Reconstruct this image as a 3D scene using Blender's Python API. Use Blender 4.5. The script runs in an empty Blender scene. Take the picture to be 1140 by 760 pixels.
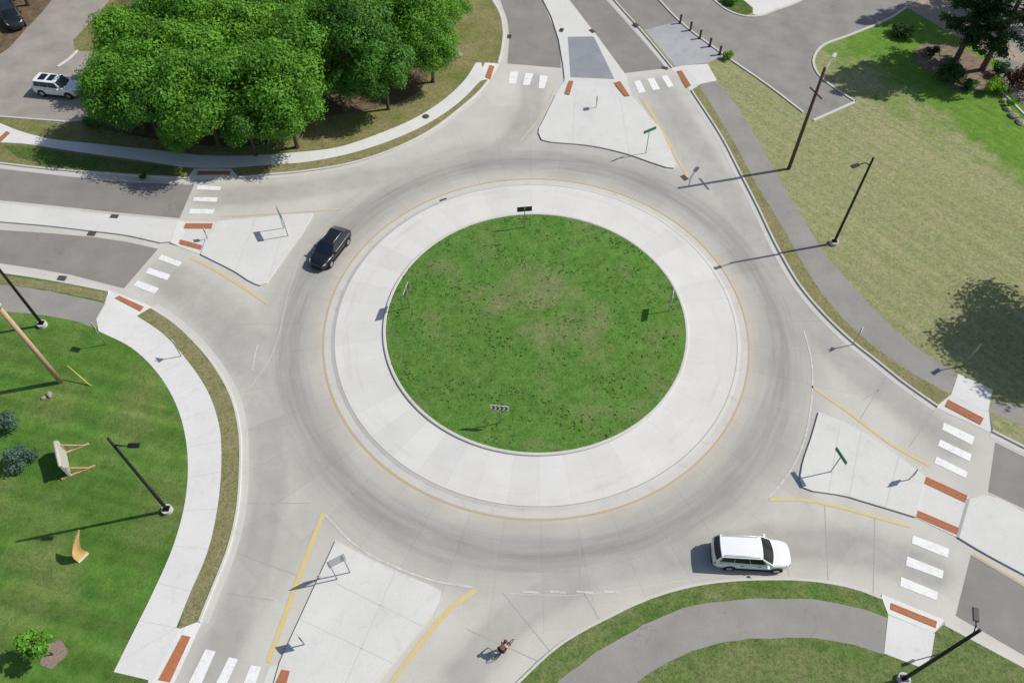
import bpy, bmesh, math, random
from mathutils import Vector, Matrix, Euler
from mathutils.geometry import tessellate_polygon
rnd = random.Random(7)
S = bpy.context.scene
C = S.collection
PI = math.pi
R = math.radians

# ------------------------------------------------------------------ camera and survey
F, PITCH, ROLL = 880.775, R(53.4977), R(-0.297)
CAM = Vector((-1.873, -39.152, 50.353))
def survey(px, py, z=0.0):
    """ground position (metres, circle centre = origin) of a point read off the aerial photograph"""
    u, v = (px - 570) / F, -(py - 380) / F
    c, s = math.cos(ROLL), math.sin(ROLL)
    u, v = c * u - s * v, s * u + c * v
    d = Vector((u, math.cos(PITCH) + v * math.sin(PITCH), -math.sin(PITCH) + v * math.cos(PITCH)))
    t = (z - CAM.z) / d.z
    return Vector((CAM.x + t * d.x, CAM.y + t * d.y, z))
def G2(p, z=0.0):
    q = survey(p[0], p[1], z); return (q.x, q.y)
def GL(pts, z=0.0): return [G2(p, z) for p in pts]

cam = bpy.data.cameras.new("camera"); co = bpy.data.objects.new("camera", cam); C.objects.link(co)
cam.sensor_width = 36; cam.sensor_fit = 'HORIZONTAL'; cam.lens = F / 1140 * 36
cam.clip_start = 0.5; cam.clip_end = 6000
fw = Vector((0, math.cos(PITCH), -math.sin(PITCH))); up0 = Vector((0, math.sin(PITCH), math.cos(PITCH))); rt0 = Vector((1, 0, 0))
c, s = math.cos(ROLL), math.sin(ROLL)
rt = c * rt0 + s * up0; up = -s * rt0 + c * up0
M = Matrix((rt, up, -fw)).transposed().to_4x4(); M.translation = CAM
co.matrix_world = M
S.camera = co

# ------------------------------------------------------------------ light
SUN_AZ, SUN_EL = R(12.8), R(45.3)
W = bpy.data.worlds.new("World"); S.world = W; W.use_nodes = True
nt = W.node_tree; bg = nt.nodes['Background']
sky = nt.nodes.new('ShaderNodeTexSky'); sky.sky_type = 'NISHITA'; sky.sun_disc = False
sky.sun_elevation = SUN_EL; sky.sun_rotation = PI / 2 - SUN_AZ
nt.links.new(sky.outputs[0], bg.inputs[0]); bg.inputs[1].default_value = 0.100
sl = bpy.data.lights.new("sun", 'SUN'); sl.energy = 4.25; sl.angle = R(0.55); sl.color = (1, 0.965, 0.91)
so = bpy.data.objects.new("sun", sl); C.objects.link(so)
ld = Vector((-math.cos(SUN_AZ) * math.cos(SUN_EL), -math.sin(SUN_AZ) * math.cos(SUN_EL), -math.sin(SUN_EL)))
so.rotation_euler = ld.to_track_quat('-Z', 'Y').to_euler(); so.location = (60, 15, 80)
S.view_settings.view_transform = 'Standard'; S.view_settings.look = 'None'
S.view_settings.exposure = 0.0; S.view_settings.gamma = 1; S.view_settings.use_curve_mapping = False
try:
    S.cycles.max_bounces = 5; S.cycles.use_denoising = True
except Exception: pass

# ------------------------------------------------------------------ materials
class NB:
    def __init__(s, name):
        s.m = bpy.data.materials.new(name); s.m.use_nodes = True
        s.t = s.m.node_tree; s.p = s.t.nodes['Principled BSDF']
        s.tc = s.t.nodes.new('ShaderNodeNewGeometry').outputs['Position']
    def n(s, k): return s.t.nodes.new(k)
    def l(s, a, b): s.t.links.new(a, b)
    def noise(s, scale, detail=4, rough=0.55, vec=None, dist=0.0):
        n = s.n('ShaderNodeTexNoise'); n.inputs['Scale'].default_value = scale; n.inputs['Detail'].default_value = detail
        n.inputs['Roughness'].default_value = rough; n.inputs['Distortion'].default_value = dist
        s.l(vec or s.tc, n.inputs['Vector']); return n.outputs['Fac']
    def ramp(s, fac, stops):
        r = s.n('ShaderNodeValToRGB'); e = r.color_ramp.elements
        while len(e) < len(stops): e.new(0.5)
        for i, (p, c) in enumerate(stops):
            e[i].position = p
            e[i].color = (c, c, c, 1) if isinstance(c, (int, float)) else (*c, 1)
        s.l(fac, r.inputs[0]); return r.outputs[0]
    def math(s, op, a, b=None, c=None, clamp=False):
        n = s.n('ShaderNodeMath'); n.operation = op; n.use_clamp = clamp
        for i, v in enumerate((a, b, c)):
            if v is None: continue
            if isinstance(v, (int, float)): n.inputs[i].default_value = v
            else: s.l(v, n.inputs[i])
        return n.outputs[0]
    def mix(s, f, a, b, mode='MIX'):
        n = s.n('ShaderNodeMix'); n.data_type = 'RGBA'; n.blend_type = mode
        for i, v in ((0, f), (6, a), (7, b)):
            if isinstance(v, (int, float)) and i == 0: n.inputs[0].default_value = v
            elif isinstance(v, (tuple, list)): n.inputs[i].default_value = (*v, 1)
            else: s.l(v, n.inputs[i])
        return n.outputs[2]
    def attr(s, name):
        n = s.n('ShaderNodeAttribute'); n.attribute_name = name; return n
    def mapped(s, scale, rot=0.0):
        n = s.n('ShaderNodeMapping'); n.inputs['Scale'].default_value = scale; n.inputs['Rotation'].default_value = (0, 0, rot)
        s.l(s.tc, n.inputs['Vector']); return n.outputs[0]
    def sep(s):
        n = s.n('ShaderNodeSeparateXYZ'); s.l(s.tc, n.inputs[0]); return n.outputs
    def bump(s, h, strength, dist=0.1):
        n = s.n('ShaderNodeBump'); n.inputs['Strength'].default_value = strength; n.inputs['Distance'].default_value = dist
        s.l(h, n.inputs['Height']); s.l(n.outputs[0], s.p.inputs['Normal'])
    def out(s, col, rough=0.9, spec=0.2):
        if isinstance(col, tuple): s.p.inputs['Base Color'].default_value = (*col, 1)
        else: s.l(col, s.p.inputs['Base Color'])
        if isinstance(rough, (int, float)): s.p.inputs['Roughness'].default_value = rough
        else: s.l(rough, s.p.inputs['Roughness'])
        s.p.inputs['Specular IOR Level'].default_value = spec
        return s.m

def concrete(name, base, var=0.12, big=0.18, stain=0.25):
    b = NB(name)
    a = b.ramp(b.noise(b and 0.28, 5, 0.6), [(0.3, 1 - var), (0.7, 1 + 0.0)])
    f = b.ramp(b.noise(9, 3, 0.7), [(0.25, 0.90), (0.75, 1.04)])
    st = b.ramp(b.noise(1.1, 6, 0.65, dist=0.6), [(0.28, 1 - stain), (0.45, 1.0)])
    col = b.mix(1.0, b.mix(1.0, b.mix(1.0, base, a, 'MULTIPLY'), f, 'MULTIPLY'), st, 'MULTIPLY')
    return b.out(col, 0.88, 0.25)

def cracks(b, col, scale=0.16, amt=0.20):
    n = b.n('ShaderNodeTexNoise'); n.inputs['Scale'].default_value = 0.8; n.inputs['Detail'].default_value = 4; b.l(b.tc, n.inputs['Vector'])
    m = b.n('ShaderNodeVectorMath'); m.operation = 'ADD'; sc_ = b.n('ShaderNodeVectorMath'); sc_.operation = 'SCALE'; sc_.inputs['Scale'].default_value = 2.5
    b.l(n.outputs['Color'], sc_.inputs[0]); b.l(b.tc, m.inputs[0]); b.l(sc_.outputs[0], m.inputs[1])
    v = b.n('ShaderNodeTexVoronoi'); v.feature = 'DISTANCE_TO_EDGE'; v.inputs['Scale'].default_value = scale; b.l(m.outputs[0], v.inputs['Vector'])
    k = b.math('MULTIPLY', b.math('LESS_THAN', v.outputs['Distance'], 0.0055), b.ramp(b.noise(0.10, 3), [(0.45, 0.0), (0.6, amt)]))
    return b.mix(k, col, (0.07, 0.066, 0.06))
def asphalt(name, base, var=0.25):
    b = NB(name)
    a = b.ramp(b.noise(0.35, 5, 0.6), [(0.3, 1 - var), (0.7, 1.08)])
    f = b.ramp(b.noise(14, 3, 0.8), [(0.25, 0.86), (0.75, 1.12)])
    col = b.mix(1.0, b.mix(1.0, base, a, 'MULTIPLY'), f, 'MULTIPLY')
    col = cracks(b, col)
    return b.out(col, 0.9, 0.2)

def road_asphalt():
    """asphalt of the road legs, polished paler between wheel tracks by the wear attribute"""
    b = NB('road asphalt')
    a = b.ramp(b.noise(0.35, 5, 0.6), [(0.3, 0.84), (0.7, 1.06)])
    f = b.ramp(b.noise(16, 3, 0.8), [(0.25, 0.88), (0.75, 1.10)])
    col = b.mix(1.0, b.mix(1.0, (0.254, 0.238, 0.215), a, 'MULTIPLY'), f, 'MULTIPLY')
    col = cracks(b, col)
    return b.out(col, 0.88, 0.25)

def road_concrete():
    b = NB('road concrete')
    x, y, z = b.sep()
    r = b.math('SQRT', b.math('ADD', b.math('MULTIPLY', x, x), b.math('MULTIPLY', y, y)))
    th = b.math('ARCTAN2', y, x)
    cmb = b.n('ShaderNodeCombineXYZ'); b.l(b.math('MULTIPLY', th, 1.6), cmb.inputs[0]); b.l(b.math('MULTIPLY', r, 1.1), cmb.inputs[1])
    streak = b.ramp(b.noise(1.6, 5, 0.6, vec=cmb.outputs[0]), [(0.28, 0.62), (0.72, 1.15)])
    wear = b.attr('wear').outputs['Fac']
    lane = b.attr('lane').outputs['Fac']
    blot = b.ramp(b.noise(0.55, 5, 0.65), [(0.3, 0.70), (0.7, 1.15)])
    wz = b.math('MAXIMUM', b.math('MULTIPLY', wear, streak), b.math('MULTIPLY', lane, blot), clamp=True)
    patch = b.ramp(b.noise(0.22, 5, 0.6), [(0.3, 0.88), (0.7, 1.04)])
    fine = b.ramp(b.noise(8, 3, 0.7), [(0.25, 0.91), (0.75, 1.05)])
    base = b.mix(wz, (0.550, 0.524, 0.466), (0.272, 0.259, 0.234))
    col = b.mix(1.0, b.mix(1.0, base, patch, 'MULTIPLY'), fine, 'MULTIPLY')
    # slab by slab tone
    wn = b.n('ShaderNodeTexWhiteNoise'); wn.noise_dimensions = '2D'; sc_ = b.n('ShaderNodeCombineXYZ')
    b.l(b.math('FLOOR', b.math('MULTIPLY', th, 44 / (2 * PI))), sc_.inputs[0]); b.l(b.math('FLOOR', b.math('DIVIDE', b.math('SUBTRACT', r, 16.9), 3.7)), sc_.inputs[1]); b.l(sc_.outputs[0], wn.inputs['Vector'])
    col = b.mix(1.0, col, b.ramp(wn.outputs['Value'], [(0.0, 0.955), (1.0, 1.03)]), 'MULTIPLY')
    # oil drips down the middle of the lanes
    dr = b.math('MULTIPLY', b.ramp(b.noise(2.6, 4, 0.8), [(0.62, 0.0), (0.70, 1.0)]), wear)
    col = b.mix(b.math('MULTIPLY', dr, 0.28), col, (0.15, 0.14, 0.13))
    # sawn joints: radial about the circle, and two rings
    saw = b.math('ABSOLUTE', b.math('SUBTRACT', b.math('FRACT', b.math('MULTIPLY', th, 44 / (2 * PI))), 0.5))
    dist = b.math('MULTIPLY', b.math('SUBTRACT', 0.5, saw), b.math('MULTIPLY', r, 2 * PI / 44))
    rad = b.math('MULTIPLY', b.math('LESS_THAN', dist, 0.035), b.math('LESS_THAN', r, 24.5))
    ring = b.math('LESS_THAN', b.math('ABSOLUTE', b.math('SUBTRACT', r, 20.6)), 0.022)
    j = b.math('MULTIPLY', b.math('MAXIMUM', rad, ring), 0.13)
    col = b.mix(j, col, (0.16, 0.15, 0.14))
    # rusty tint of the worn strip by the apron
    ru = b.math('MULTIPLY', b.math('SUBTRACT', 1.0, b.math('DIVIDE', b.math('ABSOLUTE', b.math('SUBTRACT', r, 17.35)), 0.9), clamp=True), 0.30)
    col = b.mix(b.math('MULTIPLY', ru, b.ramp(b.noise(0.5, 4), [(0.35, 0.1), (0.65, 1.0)])), col, (0.40, 0.31, 0.22))
    return b.out(col, 0.85, 0.25)

def apron_mat():
    b = NB('apron concrete')
    x, y, z = b.sep()
    r = b.math('SQRT', b.math('ADD', b.math('MULTIPLY', x, x), b.math('MULTIPLY', y, y)))
    th = b.math('ARCTAN2', y, x)
    patch = b.ramp(b.noise(0.3, 5, 0.6), [(0.3, 0.93), (0.7, 1.03)])
    fine = b.ramp(b.noise(7, 3, 0.7), [(0.25, 0.95), (0.75, 1.03)])
    spots = b.ramp(b.noise(1.5, 6, 0.7, dist=0.5), [(0.27, 0.80), (0.36, 1.0)])
    col = b.mix(1.0, b.mix(1.0, b.mix(1.0, (0.640, 0.622, 0.578), patch, 'MULTIPLY'), fine, 'MULTIPLY'), spots, 'MULTIPLY')
    saw = b.math('ABSOLUTE', b.math('SUBTRACT', b.math('FRACT', b.math('MULTIPLY', th, 44 / (2 * PI))), 0.5))
    dist = b.math('MULTIPLY', b.math('SUBTRACT', 0.5, saw), b.math('MULTIPLY', r, 2 * PI / 44))
    wn = b.n('ShaderNodeTexWhiteNoise'); wn.noise_dimensions = '1D'; b.l(b.math('FLOOR', b.math('MULTIPLY', th, 44 / (2 * PI))), wn.inputs['W'])
    col = b.mix(1.0, col, b.ramp(wn.outputs['Value'], [(0.0, 0.955), (1.0, 1.03)]), 'MULTIPLY')
    # scuffs where trucks cut the outer edge
    cq = b.n('ShaderNodeCombineXYZ'); b.l(b.math('MULTIPLY', th, 2.0), cq.inputs[0]); b.l(b.math('MULTIPLY', r, 1.4), cq.inputs[1])
    sf = b.math('MULTIPLY', b.ramp(b.noise(1.3, 5, 0.65, vec=cq.outputs[0]), [(0.5, 0.0), (0.72, 1.0)]), b.math('SUBTRACT', 1.0, b.math('DIVIDE', b.math('ABSOLUTE', b.math('SUBTRACT', r, 15.2)), 1.6), clamp=True))
    col = b.mix(b.math('MULTIPLY', sf, 0.35), col, (0.40, 0.37, 0.32))
    j = b.math('MULTIPLY', b.math('LESS_THAN', dist, 0.03), 0.10)
    return b.out(b.mix(j, col, (0.3, 0.29, 0.27)), 0.85, 0.25)

def grass(name, cols, dry, dryamt=(0.45, 0.7), scale=0.25, bump=0.7, mask=None, mow=None, speck=0.5, dry2=None, centre=None):
    """cols: dark, light green; dry: tan"""
    b = NB(name)
    base = b.mix(b.ramp(b.noise(scale * 5, 5, 0.65), [(0.3, 0.0), (0.72, 1.0)]), cols[0], cols[1])
    big = b.noise(scale, 5, 0.62)
    if mask:   # (x0, y0, nx, ny, width): greener along the normal
        x, y, z = b.sep()
        d = b.math('ADD', b.math('MULTIPLY', b.math('SUBTRACT', x, mask[0]), mask[2]), b.math('MULTIPLY', b.math('SUBTRACT', y, mask[1]), mask[3]))
        d = b.math('ADD', b.math('DIVIDE', d, mask[4]), b.math('MULTIPLY', b.math('SUBTRACT', b.noise(0.13, 4, 0.6), 0.5), 2.2))
        big = b.math('SUBTRACT', big, b.math('MULTIPLY', d, 0.22))
    if centre:   # thin turf round the middle of the circle
        x, y, z = b.sep()
        y2 = b.math('SUBTRACT', y, 2.0); rr_ = b.math('SQRT', b.math('ADD', b.math('MULTIPLY', x, x), b.math('MULTIPLY', y2, y2)))
        big = b.math('ADD', big, b.math('MULTIPLY', b.math('SUBTRACT', 1.0, b.math('DIVIDE', rr_, centre), clamp=True), 0.21))
    df = b.ramp(big, [(dryamt[0], 0.0), (dryamt[1], 1.0)])
    mid = b.ramp(b.noise(3.2, 4, 0.7), [(0.35, 0.35), (0.68, 1.0)])
    drycol = dry if dry2 is None else b.mix(b.ramp(b.noise(1.3, 4, 0.6), [(0.3, 0.0), (0.7, 1.0)]), dry, dry2)
    col = b.mix(b.math('MULTIPLY', df, mid), base, drycol)
    sp = b.ramp(b.noise(5.5, 3, 0.8), [(0.28, 1 - speck), (0.5, 1.0), (0.75, 1.0 + speck * 0.45)])
    fi = b.ramp(b.noise(26, 2, 0.8), [(0.25, 0.72), (0.75, 1.22)])
    col = b.mix(1.0, b.mix(1.0, col, sp, 'MULTIPLY'), fi, 'MULTIPLY')
    if mow:
        x, y, z = b.sep(); ca_, sa_ = math.cos(mow[0]), math.sin(mow[0])
        al = b.math('ADD', b.math('MULTIPLY', x, ca_), b.math('MULTIPLY', y, sa_)); ac = b.math('SUBTRACT', b.math('MULTIPLY', y, ca_), b.math('MULTIPLY', x, sa_))
        cv = b.n('ShaderNodeCombineXYZ'); b.l(b.math('MULTIPLY', al, 0.03), cv.inputs[0]); b.l(b.math('MULTIPLY', ac, mow[1]), cv.inputs[1]); v = cv.outputs[0]
        m_ = b.ramp(b.noise(1.0, 2, 0.5, vec=v), [(0.35, 1 - mow[2]), (0.65, 1 + mow[2])])
        col = b.mix(1.0, col, m_, 'MULTIPLY')
    b.bump(b.noise(11, 4, 0.8), bump, 0.12)
    return b.out(col, 0.95, 0.08)

def plain(name, col, rough=0.5, spec=0.5, metal=0.0, coat=0.0, var=0.0, vs=3.0):
    b = NB(name)
    b.p.inputs['Metallic'].default_value = metal
    b.p.inputs['Coat Weight'].default_value = coat; b.p.inputs['Coat Roughness'].default_value = 0.05
    cc = col
    if var: cc = b.mix(1.0, col, b.ramp(b.noise(vs, 5, 0.65), [(0.3, 1 - var), (0.7, 1 + var * 0.3)]), 'MULTIPLY')
    return b.out(cc, rough, spec)

def paint(name, col, worn=(0.3, 0.28, 0.26), lo=0.30, hi=0.42, amt=1.0):
    b = NB(name)
    w = b.ramp(b.noise(2.4, 6, 0.75), [(lo, amt), (hi, 0.0)])
    f = b.ramp(b.noise(12, 3, 0.7), [(0.25, 0.9), (0.75, 1.03)])
    return b.out(b.mix(1.0, b.mix(w, col, worn), f, 'MULTIPLY'), 0.7, 0.3)

def leaf(name, dark, light):
    b = NB(name)
    t = b.attr('tint').outputs['Fac']
    big = b.noise(0.45, 3, 0.6)
    k = b.math('ADD', b.math('MULTIPLY', t, 0.65), b.math('MULTIPLY', big, 0.45), clamp=True)
    col = b.mix(k, dark, light)
    b.out(col, 0.55, 0.25)
    tr = b.n('ShaderNodeBsdfTranslucent'); b.l(b.mix(1.0, col, (1.2, 1.5, 0.6), 'MULTIPLY'), tr.inputs[0])
    mx = b.n('ShaderNodeMixShader'); mx.inputs[0].default_value = 0.30
    b.l(b.p.outputs[0], mx.inputs[1]); b.l(tr.outputs[0], mx.inputs[2])
    b.l(mx.outputs[0], b.t.nodes['Material Output'].inputs[0])
    return b.m

def bark(name, a, bcol):
    b = NB(name)
    v = b.mapped((6, 6, 1.2))
    return b.out(b.mix(b.ramp(b.noise(2.0, 5, 0.7, vec=v), [(0.3, 0.0), (0.7, 1.0)]), a, bcol), 0.95, 0.1)

MT = {}
MT['road'] = road_concrete()
MT['apron'] = apron_mat()
MT['gutter'] = concrete('gutter concrete', (0.58, 0.555, 0.51), 0.10, 0, 0.16)
MT['kerb'] = concrete('kerb concrete', (0.60, 0.575, 0.525), 0.10, 0, 0.18)
MT['island'] = concrete('splitter concrete', (0.65, 0.635, 0.595), 0.09, 0, 0.10)
MT['walk'] = concrete('sidewalk concrete', (0.685, 0.67, 0.635), 0.09, 0, 0.10)
MT['asphalt'] = road_asphalt()
MT['path'] = asphalt('path asphalt', (0.288, 0.272, 0.248), 0.14)
MT['oldroad'] = asphalt('old asphalt', (0.280, 0.265, 0.240), 0.20)
MT['lot'] = asphalt('parking lot asphalt', (0.335, 0.300, 0.262), 0.22)
MT['stamped'] = concrete('blue grey stamped concrete', (0.300, 0.315, 0.335), 0.22, 0, 0.2)
MT['stamped2'] = concrete('pale stamped concrete', (0.42, 0.42, 0.425), 0.2, 0, 0.2)
MT['joint'] = plain('sealed joint', (0.36, 0.345, 0.315), 0.9, 0.1)
MT['joint2'] = plain('faint joint', (0.52, 0.505, 0.475), 0.9, 0.1)
MT['white'] = paint('white road paint', (0.78, 0.775, 0.75), (0.46, 0.45, 0.42), 0.30, 0.50, 0.65)
MT['whiteworn'] = paint('worn white paint', (0.66, 0.645, 0.61), (0.46, 0.44, 0.40), 0.40, 0.66, 0.95)
MT['yellow'] = paint('yellow road paint', (0.66, 0.50, 0.17), (0.50, 0.45, 0.36), 0.34, 0.60, 0.85)
MT['yellowworn'] = paint('faded yellow paint', (0.55, 0.44, 0.26), (0.50, 0.47, 0.42), 0.36, 0.68, 0.95)
MT['yellowring'] = paint('scuffed yellow edge paint', (0.52, 0.36, 0.13), (0.44, 0.38, 0.28), 0.34, 0.62, 0.9)
MT['tactile'] = plain('rust red cast iron', (0.42, 0.165, 0.080), 0.8, 0.2, var=0.3, vs=6)
MT['iron'] = plain('dark cast iron', (0.10, 0.08, 0.07), 0.7, 0.3, var=0.3)
MT['soil'] = plain('mulch', (0.25, 0.17, 0.12), 0.95, 0.1, var=0.4, vs=9)
MT['bed'] = plain('mulch bed', (0.26, 0.20, 0.14), 0.95, 0.1, var=0.5, vs=2.2)  # mulch brown, darkened to take in the shade mixed over the bed
MT['gravel'] = plain('pale gravel', (0.40, 0.33, 0.26), 0.95, 0.1, var=0.35, vs=4)
MT['pinkmulch'] = plain('pinkish wood mulch', (0.30, 0.215, 0.17), 0.95, 0.1, var=0.4, vs=12)
MT['litter'] = plain('brown leaf litter', (0.17, 0.125, 0.075), 0.95, 0.1, var=0.5, vs=1.6)
MT['black'] = plain('black powder coat', (0.010, 0.010, 0.011), 0.5, 0.4)
MT['darkgrey'] = plain('dark grey steel', (0.085, 0.065, 0.072), 0.5, 0.4)
MT['lamp'] = plain('lamp lens', (0.30, 0.32, 0.30), 0.3, 0.5)
MT['steel'] = plain('galvanised steel', (0.36, 0.37, 0.38), 0.5, 0.5, metal=0.4, var=0.15)
MT['alu'] = plain('sign back aluminium', (0.52, 0.53, 0.53), 0.5, 0.5, metal=0.3)
MT['signbackshade'] = plain('shade darkened sign back', (0.05, 0.055, 0.06), 0.6, 0.4)  # unlit look of the aluminium back put into its colour
MT['signwhite'] = plain('white sign sheeting', (0.80, 0.80, 0.80), 0.5, 0.5)
MT['signblack'] = plain('black sign sheeting', (0.012, 0.012, 0.014), 0.5, 0.5)
MT['signgreen'] = plain('green sign sheeting', (0.012, 0.18, 0.10), 0.5, 0.5)
MT['signlime'] = plain('lime sign sheeting', (0.55, 0.72, 0.05), 0.5, 0.5)
MT['signyellow'] = plain('yellow sign sheeting', (0.80, 0.55, 0.03), 0.5, 0.5)
MT['signred'] = plain('red sign sheeting', (0.55, 0.02, 0.02), 0.5, 0.5)
MT['postwood'] = bark('weathered brown pole', (0.085, 0.055, 0.035), (0.16, 0.105, 0.07))
MT['tanwood'] = bark('fresh tan pole', (0.42, 0.28, 0.16), (0.56, 0.40, 0.25))
MT['greywood'] = bark('weathered pale wood', (0.36, 0.34, 0.29), (0.58, 0.55, 0.48))
MT['legwood'] = bark('brown timber', (0.36, 0.22, 0.12), (0.55, 0.38, 0.24))
MT['sailwood'] = bark('honey coloured wood', (0.62, 0.37, 0.13), (0.78, 0.54, 0.24))
MT['guy'] = plain('yellow plastic sleeve', (0.55, 0.48, 0.08), 0.5, 0.4)
MT['bark'] = bark('tree bark', (0.05, 0.037, 0.027), (0.13, 0.10, 0.075))
MT['pinebark'] = bark('pine bark', (0.09, 0.06, 0.045), (0.20, 0.14, 0.11))
MT['leafA'] = leaf('ash leaves', (0.042, 0.132, 0.016), (0.180, 0.395, 0.040))
MT['leafB'] = leaf('maple leaves', (0.032, 0.108, 0.018), (0.128, 0.300, 0.042))
MT['leafC'] = leaf('bright box elder leaves', (0.056, 0.170, 0.016), (0.225, 0.465, 0.045))
MT['leafD'] = leaf('dark bush leaves', (0.015, 0.050, 0.012), (0.055, 0.135, 0.025))  # dark green foliage of the low bushes
MT['sap'] = leaf('sapling leaves', (0.06, 0.19, 0.015), (0.20, 0.43, 0.05))
MT['needle'] = leaf('pine needles', (0.016, 0.042, 0.016), (0.070, 0.120, 0.045))
MT['spruce'] = leaf('blue spruce needles', (0.030, 0.070, 0.045), (0.15, 0.235, 0.18))
MT['lime'] = leaf('lime shrub leaves', (0.10, 0.23, 0.01), (0.30, 0.50, 0.03))
MT['barberry'] = leaf('barberry leaves', (0.055, 0.018, 0.012), (0.16, 0.055, 0.03))
MT['rock'] = plain('fieldstone', (0.36, 0.31, 0.25), 0.9, 0.2, var=0.35)
MT['centre'] = grass('circle lawn', ((0.080, 0.188, 0.030), (0.158, 0.300, 0.060)), (0.30, 0.262, 0.150), (0.52, 0.80), 0.30, 0.9, speck=0.45, centre=6.5)
MT['dryverge'] = grass('dry verge grass', ((0.180, 0.195, 0.070), (0.260, 0.250, 0.110)), (0.38, 0.315, 0.185), (0.30, 0.72), 0.6, 0.8, speck=0.5)
MT['lawnNE'] = grass('dry lawn', ((0.105, 0.215, 0.030), (0.180, 0.310, 0.050)), (0.435, 0.360, 0.235), (0.20, 0.42), 0.20, 0.7,
                     mask=(*G2((1042, 168)), 0.86, 0.51, 3.6), mow=(R(-51), 2.3, 0.075), speck=0.32, dry2=(0.375, 0.322, 0.190))
MT['lawnSE'] = grass('patchy green lawn', ((0.085, 0.158, 0.034), (0.175, 0.265, 0.066)), (0.33, 0.295, 0.155), (0.38, 0.72), 0.32, 0.9, speck=0.5)
MT['lawnSW'] = grass('mown green lawn', ((0.064, 0.158, 0.025), (0.128, 0.245, 0.044)), (0.27, 0.25, 0.105), (0.44, 0.78), 0.16, 0.7, mow=(R(-15), 0.9, 0.16), speck=0.32)
MT['lawnNW'] = grass('rough woodland grass', ((0.115, 0.165, 0.035), (0.205, 0.230, 0.065)), (0.36, 0.285, 0.155), (0.32, 0.60), 0.22, 0.9, speck=0.45)
MT['greenverge'] = grass('green verge grass', ((0.070, 0.130, 0.026), (0.130, 0.200, 0.045)), (0.27, 0.22, 0.12), (0.45, 0.8), 0.5, 0.9, speck=0.45)
MT['ground'] = grass('far ground', ((0.07, 0.12, 0.03), (0.12, 0.17, 0.05)), (0.25, 0.21, 0.11), (0.35, 0.7), 0.05, 0.3)

# ------------------------------------------------------------------ mesh helpers
def setp(o, **k):
    for a, v in k.items():
        if v is not None: o[a] = v
    return o
def mesh_obj(name, verts, faces, mat, parent=None, smooth=False):
    me = bpy.data.meshes.new(name); me.from_pydata([tuple(v) for v in verts], [], faces); me.update()
    o = bpy.data.objects.new(name, me); C.objects.link(o)
    if mat: me.materials.append(MT[mat] if isinstance(mat, str) else mat)
    if smooth: me.polygons.foreach_set('use_smooth', [True] * len(me.polygons))
    if parent: o.parent = parent
    return o
def bm_obj(name, bm, mat, parent=None, smooth=False):
    me = bpy.data.meshes.new(name); bm.to_mesh(me); bm.free()
    o = bpy.data.objects.new(name, me); C.objects.link(o)
    me.materials.append(MT[mat] if isinstance(mat, str) else mat)
    if smooth: me.polygons.foreach_set('use_smooth', [True] * len(me.polygons))
    if parent: o.parent = parent
    return o
def thing(name, loc, rz, label, cat, group=None):
    o = bpy.data.objects.new(name, None); C.objects.link(o); o.empty_display_size = 0.3
    o.location = loc; o.rotation_euler = (0, 0, rz)
    return setp(o, label=label, category=cat, group=group)
def add_box(bm, c, d, rot=None, bevel=0.0):
    r = bmesh.ops.create_cube(bm, size=1.0); vs = r['verts']
    m = Matrix.Translation(c) @ (rot.to_matrix().to_4x4() if rot else Matrix()) @ Matrix.Diagonal((*d, 1))
    bmesh.ops.transform(bm, matrix=m, verts=vs)
    if bevel:
        es = list({e for v in vs for e in v.link_edges})
        bmesh.ops.bevel(bm, geom=es, offset=bevel, segments=2, affect='EDGES', profile=0.6)
def box(name, c, d, mat, parent=None, rot=None, bevel=0.0):
    bm = bmesh.new(); add_box(bm, Vector(c), d, rot, bevel); return bm_obj(name, bm, mat, parent)
def add_tube(bm, pts, radii, seg=8, cap=True):
    pts = [Vector(p) for p in pts]
    if isinstance(radii, (int, float)): radii = [radii] * len(pts)
    rings = []
    for i, p in enumerate(pts):
        d = (pts[min(i + 1, len(pts) - 1)] - pts[max(i - 1, 0)]).normalized()
        a = d.orthogonal().normalized() if abs(d.z) < 0.95 else Vector((1, 0, 0))
        b = d.cross(a).normalized(); a = b.cross(d).normalized()
        rings.append([bm.verts.new(p + radii[i] * (math.cos(2 * PI * k / seg) * a + math.sin(2 * PI * k / seg) * b)) for k in range(seg)])
    for r0, r1 in zip(rings, rings[1:]):
        for k in range(seg):
            bm.faces.new((r0[k], r0[(k + 1) % seg], r1[(k + 1) % seg], r1[k]))
    if cap:
        bm.faces.new(rings[0][::-1]); bm.faces.new(rings[-1])
def tube(name, pts, radii, mat, parent=None, seg=8, smooth=True):
    bm = bmesh.new(); add_tube(bm, pts, radii, seg); bmesh.ops.recalc_face_normals(bm, faces=bm.faces)
    return bm_obj(name, bm, mat, parent, smooth)

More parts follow.
